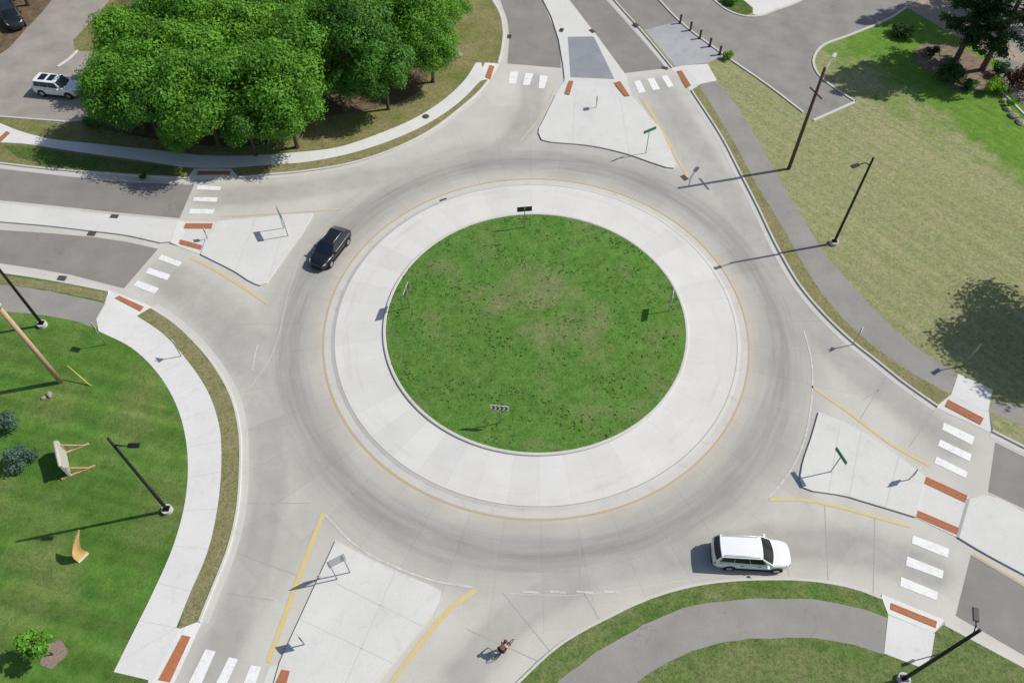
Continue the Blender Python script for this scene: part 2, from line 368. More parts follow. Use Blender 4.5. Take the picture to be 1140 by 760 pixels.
def smooth_line(pts, step=0.7, closed=False):
    """Catmull-Rom through 2-D points"""
    P = [Vector((p[0], p[1])) for p in pts]; n = len(P); out = []
    rng = range(n if closed else n - 1)
    for i in rng:
        p1, p2 = P[i], P[(i + 1) % n]
        p0 = P[(i - 1) % n] if closed or i > 0 else p1 * 2 - p2
        p3 = P[(i + 2) % n] if closed or i + 2 < n else p2 * 2 - p1
        L = (p2 - p1).length; k = max(1, min(40, int(L / step)))
        # centripetal-ish tangents
        d1 = max((p1 - p0).length, 1e-3); d2 = max(L, 1e-3); d3 = max((p3 - p2).length, 1e-3)
        m1 = ((p1 - p0) / d1 * d2 + (p2 - p1) / d2 * d1) / (d1 + d2) * d2
        m2 = ((p2 - p1) / d2 * d3 + (p3 - p2) / d3 * d2) / (d2 + d3) * d2
        for j in range(k):
            t = j / k; t2 = t * t; t3 = t2 * t
            out.append((2 * t3 - 3 * t2 + 1) * p1 + (t3 - 2 * t2 + t) * m1 + (-2 * t3 + 3 * t2) * p2 + (t3 - t2) * m2)
    if not closed: out.append(P[-1])
    return [(v.x, v.y) for v in out]
def SL(px, step=0.7): return smooth_line(GL(px), step)

def fill(poly):
    tris = tessellate_polygon([[Vector((p[0], p[1], 0)) for p in poly]])
    a = sum(poly[i][0] * poly[(i + 1) % len(poly)][1] - poly[(i + 1) % len(poly)][0] * poly[i][1] for i in range(len(poly)))
    out = []
    for t in tris:
        p, q, r_ = (poly[i] for i in t)
        z = (q[0] - p[0]) * (r_[1] - p[1]) - (q[1] - p[1]) * (r_[0] - p[0])
        if abs(z) < 1e-9: continue
        out.append(tuple(t) if z > 0 else tuple(reversed(t)))
    return out, a
def sheet(name, poly, z, mat, kind='structure', parent=None):
    if name in ('path', 'verge', 'leaf_litter', 'dirt'): poly = [(p[0] + rnd.uniform(-.05, .05), p[1] + rnd.uniform(-.05, .05)) for p in poly]
    f, a = fill(poly)
    o = mesh_obj(name, [(p[0], p[1], z) for p in poly], f, mat, parent)
    return setp(o, kind=kind) if not parent else o
def slab(name, poly, z0, z1, mat, kind='structure'):
    f, a = fill(poly); n = len(poly)
    v = [(p[0], p[1], z1) for p in poly] + [(p[0], p[1], z0) for p in poly]
    if a > 0: sides = [(i, i + n, (i + 1) % n + n, (i + 1) % n) for i in range(n)]
    else: sides = [(i, (i + 1) % n, (i + 1) % n + n, i + n) for i in range(n)]
    o = mesh_obj(name, v, f + sides, mat)
    return setp(o, kind=kind)
def offset_line(L, d):
    out = []
    for i, p in enumerate(L):
        a = Vector(L[max(i - 1, 0)]); b = Vector(L[min(i + 1, len(L) - 1)]); t = (b - a)
        if t.length < 1e-6: t = Vector((1, 0))
        t.normalize(); out.append((p[0] - t.y * d, p[1] + t.x * d))
    return out
def strip(name, L, w0, w1, z, mat, kind='structure'):
    A, B = offset_line(L, w0), offset_line(L, w1); n = len(L)
    v = [(p[0], p[1], z) for p in A] + [(p[0], p[1], z) for p in B]
    f = [(i, i + 1, i + 1 + n, i + n) for i in range(n - 1)]
    if (w1 - w0) < 0: f = [tuple(reversed(q)) for q in f]
    return setp(mesh_obj(name, v, f, mat), kind=kind)
def kerb(name, L, side, h=0.13, w=0.20, mat='kerb', z0=0.0):
    """kerb stone: front face on L, back w metres to `side` (+1 = left of travel)"""
    n = len(L)
    prof = [(-0.0, z0 - 0.02), (0.03, z0 + h - 0.03), (0.06, z0 + h), (w, z0 + h), (w, z0 - 0.02)]
    rows = [offset_line(L, side * p[0]) for p in prof]
    v = [(q[0], q[1], prof[k][1]) for k in range(5) for q in rows[k]]
    f = []
    for k in range(4):
        for i in range(n - 1):
            q = (k * n + i, k * n + i + 1, (k + 1) * n + i + 1, (k + 1) * n + i)
            f.append(q if side > 0 else tuple(reversed(q)))
    f += [tuple(k * n for k in range(5)), tuple(k * n + n - 1 for k in reversed(range(5)))]
    return setp(mesh_obj(name, v, f, mat), kind='structure')
def poly_len(L): return sum(math.dist(a, b) for a, b in zip(L, L[1:]))

# ------------------------------------------------------------------ ground, road
g = mesh_obj('ground', [(-3000, -3000, -0.08), (3000, -3000, -0.08), (3000, 3000, -0.08), (-3000, 3000, -0.08)], [(0, 1, 2, 3)], 'ground'); setp(g, kind='structure')

# lanes: centre lines and how strongly tyres have darkened them
LANES = [
    ([(20, 0)], None),
    ([(594, 90), (588, 130), (560, 165), (500, 185)], 0.55),
    ([(735, 95), (775, 160), (822, 235), (870, 315), (930, 390), (1000, 447), (1060, 492)], 0.60),
    ([(720, 95), (755, 150), (790, 215)], 0.45),
    ([(1035, 635), (960, 612), (880, 603), (800, 607), (700, 620)], 0.65),
    ([(235, 750), (275, 650), (298, 560), (300, 480), (280, 420), (230, 350), (180, 305)], 0.62),
    ([(515, 755), (570, 690), (650, 640), (760, 615)], 0.60),
    ([(230, 220), (330, 212), (430, 196), (540, 185)], 0.55),
    ([(180, 300), (240, 335), (300, 400), (330, 460)], 0.5),
    ([(240, 720), (300, 640), (350, 560), (370, 520)], 0.35),
    ([(900, 605), (880, 545), (890, 470), (880, 380)], 0.30),
    ([(560, 690), (480, 620), (420, 570)], 0.25),
]
lane_w = [(SL(p, 1.0), k) for p, k in LANES if k]
def seg_d(p, a, b):
    ax, ay = a; bx, by = b; dx, dy = bx - ax, by - ay; L = dx * dx + dy * dy
    t = 0 if L < 1e-9 else max(0, min(1, ((p[0] - ax) * dx + (p[1] - ay) * dy) / L))
    return math.hypot(p[0] - ax - t * dx, p[1] - ay - t * dy)
def ring_wear(x, y):
    r = math.hypot(x, y)
    if r < 16: return 0.0
    return min(1.0, 0.86 * math.exp(-((r - 19.5) / 1.8) ** 2) + 0.22 * math.exp(-((r - 22.2) / 1.0) ** 2))
LN = [(L, k, L[len(L) // 2], poly_len(L) / 2 + 5) for L, k in lane_w]
def lane_wear(x, y):
    w = 0.0
    for L, k, m, R_ in LN:
        if math.hypot(x - m[0], y - m[1]) > R_: continue
        d = min(seg_d((x, y), L[i], L[i + 1]) for i in range(len(L) - 1))
        if d < 4: w = max(w, k * min(1.0, 0.85 * math.exp(-(d / 1.35) ** 2) + 0.32 * math.exp(-((d - 0.9) / 0.35) ** 2)))
    return w
X0, X1, Y0, Y1, ST = -72.0, 66.0, -44.0, 62.0, 0.5
nx, ny = int((X1 - X0) / ST) + 1, int((Y1 - Y0) / ST) + 1
rv = [(X0 + i * ST, Y0 + j * ST, 0.0) for j in range(ny) for i in range(nx)]
rf = [(j * nx + i, j * nx + i + 1, (j + 1) * nx + i + 1, (j + 1) * nx + i) for j in range(ny - 1) for i in range(nx - 1)]
road = mesh_obj('road', rv, rf, 'road'); setp(road, kind='structure')
at = road.data.attributes.new('wear', 'FLOAT', 'POINT')
at.data.foreach_set('value', [ring_wear(v[0], v[1]) for v in rv])
at = road.data.attributes.new('lane', 'FLOAT', 'POINT')
at.data.foreach_set('value', [lane_wear(v[0], v[1]) for v in rv])

# asphalt legs
Z1, Z2 = 0.006, 0.012
def asph(px, name='road_asphalt', z=Z1, mat='asphalt', ext=None):
    return sheet(name, GL(px), z, mat)
asph([(555, -60), (557, 0), (563, 18), (567, 42), (565, 71), (624.5, 76), (623, 52), (616, 30), (603, 0), (590, -60)])
asph([(600, -60), (634, 0), (665, 40), (695.5, 81.6), (742, 76), (707, 36), (675, 0), (630, -60)])
asph([(-140, 172), (0, 188), (70, 196), (145, 203), (216, 206), (200, 243), (124, 236), (60, 229), (0, 223), (-140, 205)])
asph([(-140, 243), (0, 256), (60, 260), (105, 264), (140, 269), (176, 277), (138, 321), (79, 306), (40, 299), (0, 293), (-140, 277)])
asph([(1108, 492), (1140, 508), (1300, 585), (1300, 640), (1140, 566), (1100, 547)])
asph([(1081, 617), (1140, 652), (1300, 735), (1300, 812), (1140, 729), (1064, 685)])
asph([(150, 850), (320, 850), (400, 850), (560, 850), (420, 1000), (60, 1000)])

# ------------------------------------------------------------------ central island and apron
def ring_mesh(name, r0, r1, z0, z1, mat, seg=160, rows=1):
    v, f = [], []
    for k in range(rows + 1):
        t = k / rows; r = r0 + (r1 - r0) * t; z = z0 + (z1 - z0) * t
        v += [(r * math.cos(2 * PI * i / seg), r * math.sin(2 * PI * i / seg), z) for i in range(seg)]
    for k in range(rows):
        for i in range(seg):
            j = (i + 1) % seg
            f.append((k * seg + i, (k + 1) * seg + i, (k + 1) * seg + j, k * seg + j))
    return setp(mesh_obj(name, v, f, mat), kind='structure')
def rev(name, prof, mat, seg=180, smooth=False):
    v, f = [], []
    for r, z in prof: v += [(r * math.cos(2 * PI * i / seg), r * math.sin(2 * PI * i / seg), z) for i in range(seg)]
    for k in range(len(prof) - 1):
        for i in range(seg):
            j = (i + 1) % seg; f.append((k * seg + i, (k + 1) * seg + i, (k + 1) * seg + j, k * seg + j))
    return setp(mesh_obj(name, v, f, mat, smooth=smooth), kind='structure')
rev('truck_apron', [(12.18, 0.20), (16.02, 0.105)], 'apron')
rev('apron_kerb', [(15.98, 0.10), (16.06, 0.098), (16.10, 0.092), (16.32, 0.03), (16.85, 0.012), (16.86, 0.002)], 'gutter')
rev('apron_joint', [(16.0, 0.1085), (16.05, 0.1075), (16.06, 0.10)], 'joint')
rev('island_kerb', [(11.96, 0.30), (12.0, 0.335), (12.16, 0.335), (12.20, 0.30), (12.22, 0.15)], 'kerb')
# lawn of the island: a low mound
v = [(0, 0, 0.62)]; f = []; NR, NS = 30, 96
for k in range(1, NR + 1):
    r = 11.99 * k / NR
    for i in range(NS):
        a = 2 * PI * i / NS
        z = 0.30 + 0.32 * (1 - (r / 12) ** 2) + 0.03 * math.sin(1.7 * r * math.cos(a)) * math.cos(1.3 * r * math.sin(a)) * (1 - (r / 12) ** 4)
        v.append((r * math.cos(a), r * math.sin(a), z))
for i in range(NS): f.append((0, 1 + i, 1 + (i + 1) % NS))
for k in range(NR - 1):
    for i in range(NS):
        j = (i + 1) % NS; f.append((1 + k * NS + i, 1 + (k + 1) * NS + i, 1 + (k + 1) * NS + j, 1 + k * NS + j))
setp(mesh_obj('island_lawn', v, f, 'centre', smooth=True), kind='structure')
def mound_z(x, y): return 0.30 + 0.32 * (1 - min(1, (x * x + y * y) / 144))
# yellow edge line round the apron
rev('yellow_edge_line', [(16.88, 0.008), (17.01, 0.008)], 'yellowring', 200)

# ------------------------------------------------------------------ corner lots
GZ, PZ = 0.12, 0.128           # lawn level and paving laid on it
def lot(name, runs, ramps, corners, mat):
    """runs: kerb lines in pixels between ramps; ramps: (front0, back0, back1, front1) joining run k to run k+1"""
    poly = []
    for k, px in enumerate(runs):
        L = SL(px); poly += offset_line(L, SIDE[name] * 0.19) if False else L
        if k < len(ramps):
            poly += GL(ramps[k][1:3])
    poly += corners
    slab(name, poly, -0.07, GZ, mat)
    return poly
KERB_RUNS = {
 'NW': ([[(520, -90), (547, 0), (556, 16), (559.5, 34), (558, 55), (554, 71)],
         [(543, 90), (532.6, 102.6), (511.6, 121), (480, 144.7), (438, 166), (390.5, 181.6), (346, 189.5), (290.5, 195), (265, 197.5)],
         [(210, 198.5), (147, 195), (100, 191.5), (47, 187), (0, 181.5), (-140, 165)]],
        [((554, 71), (540, 71), (531, 89), (543, 90)), ((265, 197.5), (258, 189), (217, 189), (210, 198.5))], 1),
 'NE': ([[(640, -60), (684, 0), (716, 36), (749, 76)],
         [(770.5, 101), (807, 158), (826, 195), (843, 228), (869, 281), (892.6, 320), (919, 351), (948, 378.7), (977, 401.6), (1003, 422.6), (1044, 451.6)],
         [(1104.5, 479), (1140, 497), (1300, 572)]],
        [((749, 76), (761, 74), (779, 95), (770.5, 101)), ((1044, 451.6), (1058, 440), (1100, 459), (1104.5, 479))], -1),
 'SE': ([[(480, 860), (530, 805), (576, 758.7), (620.5, 718), (678.4, 685), (718, 666.6), (770.5, 651), (823, 644.5), (860, 643.7), (885, 644), (924, 648), (958, 656), (981, 665)],
         [(1051, 694), (1140, 741.6), (1300, 826)]],
        [((981, 665), (988, 684), (1039, 705), (1051, 694))], 1),
 'SW': ([[(-140, 289), (0, 304.5), (24, 308), (70, 315.5), (121, 325.5)],
         [(168, 344), (190, 358), (213, 378.7), (237, 407), (258, 446), (266, 483), (266.5, 522.6), (263, 568.7), (252.6, 612.6), (237, 652), (221, 692)],
         [(187, 766), (150, 850), (60, 1000)]],
        [((121, 325.5), (117, 338), (153, 353), (168, 344)), ((221, 692), (201, 700), (165, 768), (187, 766))], 1),
}
CORN = {
 'NW': [(-170, 34), (-170, 190), (-15, 190)],
 'NE': [(150, -28), (150, 190), (10, 190)],
 'SE': [(150, -62), (150, -120), (-10, -120)],
 'SW': [(-60, -120), (-170, -120), (-170, 5)],
}
LOTMAT = {'NW': 'lawnNW', 'NE': 'lawnNE', 'SE': 'lawnSE', 'SW': 'lawnSW'}
LOTS = {}
for k, (runs, ramps, side) in KERB_RUNS.items():
    poly = []
    for i, px in enumerate(runs):
        L = SL(px)
        poly += offset_line(L, -side * 0.185) if k in ('NW', 'NE') and False else L
        if i < len(ramps): poly += GL(ramps[i][1:3])
    c = CORN[k]
    if k == 'NW': poly += c
    elif k == 'NE': poly += c
    elif k == 'SE': poly += c
    else: poly += c
    LOTS[k] = poly
    slab('lawn', poly, -0.07, GZ, LOTMAT[k])
for k, (runs, ramps, side) in KERB_RUNS.items():
    # travel direction and which side the road lies on
    for px in runs:
        L = SL(px)
        sd = {'NW': 1, 'NE': -1, 'SE': -1, 'SW': 1}[k]
        # front of the kerb sits 0.2 m out from the lawn edge, on the road side
        F_ = offset_line(L, sd * 0.20)
        kerb('kerb', F_, -sd, 0.135, 0.205)
        strip('gutter', F_, sd * 0.002, sd * 0.46, Z2, 'gutter')
    for rp in ramps:
        a0, b0, b1, a1 = [Vector((*G2(p), 0)) for p in rp]
        out = ((a0 + a1) / 2 - (b0 + b1) / 2); out.normalize()
        f0, f1 = a0 + out * 0.25, a1 + out * 0.25
        vv = [(f0.x, f0.y, 0.016), (f1.x, f1.y, 0.016), (b1.x, b1.y, PZ), (b0.x, b0.y, PZ)]
        vv += [(a0.x, a0.y, 0.125), (a1.x, a1.y, 0.125)]
        z = (Vector(vv[1]) - Vector(vv[0])).cross(Vector(vv[2]) - Vector(vv[0])).z
        fc = (0, 1, 2, 3) if z > 0 else (3, 2, 1, 0)
        fl = [(0, 3, 4), (1, 5, 2)]
        o = mesh_obj('kerb_ramp', vv, [fc] + fl, 'walk'); setp(o, kind='structure')

# sidewalks, paths, verges laid on the lots
def join_lines(A, B): return A + B[::-1]
# NW sidewalk
NWu = [(536, 71), (530, 71), (518, 89.5), (498, 109), (464, 131.6), (422, 150), (372, 166), (332.6, 170.5), (300, 173), (237, 174.5), (171, 168), (105, 161), (53, 155), (20, 146), (0, 138), (-60, 118)]
NWl = [(540, 90), (535, 91.5), (509, 117), (475, 139.5), (432.6, 158.5), (380, 174.5), (340.5, 181.6), (296, 185), (258, 188), (217, 188), (158, 180), (92, 171), (53, 165), (26, 161), (6, 160), (-60, 158)]
sheet('sidewalk', join_lines(GL(NWu[:2]) + SL(NWu[1:])[1:], GL(NWl[:2]) + SL(NWl[1:])[1:]), PZ, 'walk')
# verge strips between kerb and sidewalk
sheet('verge', join_lines(SL([(535.5, 91.5), (509, 117), (475, 139.5), (432.6, 158.5), (380, 174.5), (340.5, 181.6), (296, 185)]),
      SL([(542, 92), (532, 103.6), (511, 122), (480, 145.7), (438, 167), (390.5, 182.6), (346, 190.3), (300, 194.6)])), PZ - 0.004, 'dryverge')
sheet('verge', GL([(5, 163), (26, 163.5), (53, 167.5), (92, 173.5), (158, 182), (212, 189), (203, 196), (147, 193.8), (100, 190), (53, 184), (20, 177)]), PZ - 0.004, 'greenverge')
# SW sidewalk
SWl = [(108, 356), (110.5, 369.5), (147, 388), (179, 420), (200, 459.5), (209, 501.6), (206.6, 559.5), (194.7, 605), (171, 660), (145, 712.6), (127.6, 748)]
SWr = [(152.6, 352.5), (179, 370), (210.5, 404), (234, 441), (246, 483), (247, 517), (242.5, 567), (231.6, 615), (210.5, 665), (197, 699)]
sheet('sidewalk', GL([(118, 338.5), (108, 356)]) + SL(SWl[1:]) + GL([(166, 757), (165, 768.5), (201.5, 700)]) + SL(SWr)[::-1], PZ, 'walk')
sheet('verge', join_lines(SL([(153, 352.5), (179, 370), (210.5, 404), (234, 441), (246, 483), (247, 517), (242.5, 567), (231.6, 615), (210.5, 665), (199, 699)]),
      SL([(167.5, 344.2), (189.7, 358.3), (212.6, 379), (236.6, 407.3), (257.5, 446.2), (265.6, 483), (266, 522.6), (262.5, 568.7), (252, 612.6), (236.5, 652), (220.7, 691.8)])), PZ - 0.004, 'dryverge')
# W path and its verge
sheet('path', join_lines(SL([(-140, 298), (0, 318), (18, 320), (66, 327), (118, 338.5)]), SL([(-140, 325), (0, 347.5), (39.5, 351), (79, 357), (108, 366)])), PZ - 0.002, 'path')
sheet('verge', join_lines(SL([(-140, 290), (0, 306), (24, 310), (70, 317), (121, 327)]), SL([(-140, 297.5), (0, 317), (18, 319), (66, 325.8), (118, 337)])), PZ - 0.004, 'dryverge')
# NE path
NEl = [(778.4, 96), (797, 126), (823, 171), (840, 203), (871.6, 255), (890, 288), (913.7, 325), (943, 360), (966, 381), (1000, 406), (1056, 440)]
NEr = [(798, 91), (823, 124), (849.5, 168), (870, 204), (892.6, 243), (916, 280), (950.5, 322), (987, 359), (1008, 379), (1030, 395), (1066, 417)]
sheet('path', join_lines(SL(NEl), SL(NEr)), PZ - 0.002, 'path')
sheet('path', GL([(1104.5, 446), (1140, 455), (1240, 497), (1300, 523), (1300, 551), (1240, 521), (1140, 475), (1099, 459)]), PZ - 0.002, 'path')
sheet('verge', join_lines(SL([(771.5, 101.5), (808, 158), (827, 195), (844, 228), (870, 281), (893.6, 320), (920, 351), (949, 378.7), (978, 401.6), (1004, 422.6), (1043, 450)]),
      SL([(778.4, 97), (797, 127), (823, 172), (840, 204), (871.6, 256), (890, 289), (913.7, 326), (943, 361), (966, 382), (1000, 407), (1056, 440)])), PZ - 0.004, 'dryverge')
sheet('pavement', GL([(761, 74), (787.6, 72.5), (798, 91), (779, 95)]), PZ, 'walk')
sheet('pavement', GL([(1066, 417), (1104.5, 434.5), (1099, 459.5), (1058, 440.5)]), PZ, 'walk')
# SE path
sheet('path', join_lines(SL([(560, 830), (623, 758.7), (657, 731), (705, 702), (760, 678), (810, 669), (860, 667), (919, 669), (987, 687)]),
      SL([(640, 830), (700, 768), (731, 744), (770.5, 725), (810, 714.5), (860, 710.5), (919, 711.5), (983.4, 728)])), PZ - 0.002, 'path')
sheet('pavement', GL([(988, 684.5), (983.4, 727.5), (1021.6, 742), (1032, 737), (1036, 730), (1040, 705.5)]), PZ, 'walk')

# plaza with bollards and the old road behind it
sheet('road_asphalt', GL([(640, -70), (685, 0), (717, 34), (757, 25), (735, 0), (693, -60)]), PZ - 0.003, 'asphalt')
sheet('plaza', GL([(717.5, 34.5), (751, 75), (760.5, 74), (788, 71), (806, 63), (756, 25)]), PZ - 0.001, 'stamped2')
K1 = SL([(670, -75), (734, 0), (757, 24), (807, 62), (860, 99), (895, 126)])
K2 = SL([(906, 136.5), (954.5, 115)]); K3 = SL([(954.5, 115), (945, 109), (927, 97), (912, 84), (906.5, 70), (914, 55), (945, 42), (977, 29), (990, 23), (1010, 10)])
K4 = SL([(770, -20), (791.6, 0), (803, 10), (815, 16.5), (830, 20.5), (846, 20), (862, 14), (880, 8), (900, -1), (930, -12)])
old = K1 + K2[:1] + K2[1:] + K3 + GL([(1060, -25), (930, -12)]) + K4[::-1] + GL([(700, -75)])
sheet('road', K1 + GL([(906, 136.5), (954.5, 115)]) + K3[1:] + GL([(1075, 40), (1135, 90), (1240, 150), (1240, 60), (1100, -60), (930, -60)]) + GL([(930, -12)]) + K4[::-1][1:] + GL([(735, -75)]), PZ, 'oldroad')
for L, sd in ((K1, -1), (K2, 1), (K3, 1), (K4, 1)):
    kerb('kerb', L, sd, 0.10, 0.26, z0=GZ)
sheet('driveway', GL([(826, 0), (838, 10), (838, 17), (846, 18.5), (862, 12.5), (880, 6), (896, -2), (890, -30), (810, -30)]), PZ, 'walk')
sheet('verge', GL([(795, -1), (803, 8), (815, 14.5), (830, 18.5), (837, 15), (837, 10), (826, 0), (810, -20), (780, -20)]), PZ - 0.004, 'greenverge')
# mulch bed, gravel and drive in the far right corner
sheet('mulch_bed', smooth_line(GL([(1024, 52), (1055, 50), (1085, 62), (1110, 84), (1108, 100), (1088, 103), (1064, 100), (1050, 90), (1030, 78), (1016, 64)]), closed=True), PZ + 0.004, 'bed')
sheet('gravel', GL([(1010, 10), (1040, -10), (1075, 12), (1135, 60), (1150, 78), (1110, 62), (1060, 40), (1030, 22)]), PZ + 0.004, 'gravel')
sheet('driveway', GL([(1109, 90), (1150, 128), (1200, 160), (1200, 90), (1120, 60)]), PZ + 0.002, 'asphalt')  # dark asphalt strip stands for the ground shaded by the pines
kerb('kerb', SL([(1108, 98), (1124, 115), (1150, 141)]), 1, 0.10, 0.25, z0=GZ)

# parking lot on the wooded corner, with litter floor under the trees
LOTP = GL([(-140, 112), (0, 131), (71, 136.5), (112, 132), (150, 105), (150, 60), (84, 58), (82, 46), (95, 32), (112, 14), (122, 2), (130, -50), (-140, -50)])
sheet('parking_lot', LOTP, PZ - 0.002, 'lot')
kerb('kerb', GL([(-140, 113), (0, 132), (71, 137.5), (112, 133)]), 1, 0.09, 0.2, z0=GZ)
kerb('kerb', SL([(66, 76), (80, 66), (88, 58)]), 1, 0.09, 0.25, z0=GZ)
sheet('leaf_litter', smooth_line(GL([(100, 140), (140, 150), (200, 160), (270, 164), (310, 158), (340, 140), (380, 128), (420, 122), (460, 108), (480, 80), (490, 40), (480, -40), (300, -60), (160, -40), (120, 30), (110, 90)]), closed=True), PZ - 0.005, 'litter')
sheet('dirt', smooth_line(GL([(-20, 70), (0, 62), (15, 50), (30, 33), (50, 12), (60, -5), (40, -20), (-30, -20)]), closed=True), PZ + 0.001, 'litter')

# ------------------------------------------------------------------ splitter islands
IZ = 0.13
def isl(px, name='traffic_island', z=IZ, step=0.4):
    slab(name, px, -0.02, z, 'island')
# N
isl(GL([(733, 142), (745, 165), (751, 183), (750, 188), (741, 187), (726, 182)]) + SL([(726, 182), (697, 172), (660, 163.5), (613, 159)]) + SL([(613, 159), (603, 156.5), (599.5, 149), (606, 133), (619, 106)])
    + GL([(634, 107.5), (697, 109), (703, 108)]))
isl(GL([(585, -60), (604, 0), (614, 20), (622, 45), (627, 74), (628.5, 88), (634.5, 88)]) + GL([(684, 90), (697, 86), (684, 68), (662.6, 39.5), (631, 0), (596, -60)]), 'median')
sheet('refuge', GL([(628.5, 88.3), (619, 105.7), (634, 107.2), (697, 108.7), (703, 107.6), (697.5, 86.3), (684, 90.3), (634.5, 88.3)]), Z2 + 0.012, 'island')
sheet('plaza', GL([(632, 42.5), (661, 42), (684, 89.5), (635, 87.5)]), IZ + 0.006, 'stamped')
# W
isl(SL([(243, 247), (280, 244), (330, 239), (349, 238.5)]) + SL([(349, 238.5), (338, 258), (315, 290), (297, 316)]) + SL([(297, 316), (290, 318.5), (284, 316.5), (263, 303.7), (224, 284)]) + GL([(229, 268)]))
isl(SL([(-140, 209), (0, 227), (60, 233.5), (124, 240), (199, 246.5)]) + GL([(190, 270)]) + SL([(179, 271), (140, 262.5), (100, 257.6), (50, 251.8), (0, 247.5), (-140, 232)]), 'median')
sheet('refuge', GL([(199.5, 246.7), (242.5, 247), (229, 268.5), (223.5, 283.5), (190.5, 271.5)]), Z2 + 0.012, 'island')
# E
isl(SL([(911, 459), (950, 476), (990, 502), (1029, 531)]) + GL([(1019, 576)]) + SL([(998, 569.5), (963, 559), (945, 553.5), (905, 547)]) + SL([(905, 547), (894, 543), (890, 534), (893, 517), (903, 487), (911, 459)]))
isl(SL([(1079, 556), (1100, 552), (1140, 571), (1300, 645)]) + SL([(1300, 724), (1140, 640), (1085, 610), (1067, 599)]), 'median')
sheet('refuge', GL([(1029.5, 530.5), (1078.6, 553), (1066.6, 598.5), (1019.4, 576)]), Z2 + 0.012, 'island')
# S
isl(SL([(374, 602), (392, 612), (443, 637), (480, 652)]) + SL([(480, 652), (490, 658), (489, 669), (470, 697), (440, 735), (422, 757), (395, 800), (375, 850)]) + GL([(280, 850), (312, 737)]))
sheet('refuge', GL([(300, 742), (312, 738), (330, 738), (290, 820), (270, 820)]), Z2 + 0.004, 'island')

# the medians run down to the refuges in short ramps
for q in ([(1079, 556), (1067, 599), (1064, 597.6), (1076, 554.6)], [(628.5, 88), (634.5, 88), (634, 95), (627.5, 95)], [(634.5, 88), (684, 90), (685, 97), (634, 95)], [(684, 90), (697, 86), (699, 92), (685, 97)], [(199, 246.5), (190, 271), (200, 274.5), (209, 247)]):
    P = GL(q); vv = [(*P[0], IZ + 0.001), (*P[1], IZ + 0.001), (*P[2], 0.027), (*P[3], 0.027)]
    f_, a_ = fill(P); setp(mesh_obj('kerb_ramp', vv, [(0, 1, 2, 3) if a_ > 0 else (3, 2, 1, 0)], 'island'), kind='structure')

# joints in the splitters and legs
def line(name, px, w, z, mat):
    L = SL(px); strip(name, L, -w / 2, w / 2, z, mat)
for px in ([(958, 481), (945, 553)], [(1000, 508), (985, 565)], [(1040, 700)] and [(935, 470), (922, 549)]):
    line('joint', px, 0.05, IZ + 0.004, 'joint2')
for px in ([(320, 241), (300, 312)], [(285, 244), (262, 303)], [(640, 109), (637, 160)], [(690, 109), (700, 171)],
           [(355, 640), (470, 697)], [(335, 690), (437, 738)], [(440, 637), (350, 840)]):
    line('joint', px, 0.05, IZ + 0.004, 'joint2')
for px in ([(874, 603), (878, 641)], [(918, 562), (922, 646)], [(974, 573), (972, 660)],
           [(645, 589), (646, 660)], [(960, 445), (1000, 421)], [(955, 470), (990, 414)], [(1012, 497), (1043, 452)],
           [(270, 480), (330, 470)], [(266, 560), (345, 560)], [(255, 612), (330, 640)], [(252, 660), (305, 668)],
           [(520, 700), (600, 736)], [(560, 660), (612, 724)], [(650, 660), (668, 690)]):
    line('joint', px, 0.05, Z1, 'joint')
line('joint', [(560, 660), (640, 662), (720, 652), (800, 640)], 0.045, Z1, 'joint2')
line('joint', [(280, 430), (300, 400), (320, 330), (345, 250)], 0.05, Z1, 'joint2')
# sidewalk scoring
def cross_joints(A, B, gap, z, mat='joint2', w=0.03):
    """score lines straight across a walk, square to its edge A"""
    A, B = smooth_line(A, 0.2), smooth_line(B, 0.2); vv, ff = [], []; run = 0
    for k in range(1, len(A) - 1):
        run += math.dist(A[k], A[k - 1])
        if run < gap: continue
        run = 0; a = Vector(A[k]); b = Vector(min(B, key=lambda q: math.dist(q, a)))
        if (b - a).length > 3.6 or (b - a).length < 0.5: continue
        d = (b - a).normalized(); q = Vector((-d.y, d.x)) * w / 2; i = len(vv)
        vv += [(*(a - q), z), (*(b - q), z), (*(b + q), z), (*(a + q), z)]; ff.append((i, i + 1, i + 2, i + 3))
    setp(mesh_obj('joint', vv, ff, mat), kind='structure')
cross_joints(GL(SWl[1:]), GL(SWr), 2.4, PZ + 0.004)
cross_joints(GL(NWu[1:9]), GL(NWl[1:8]), 2.4, PZ + 0.004)

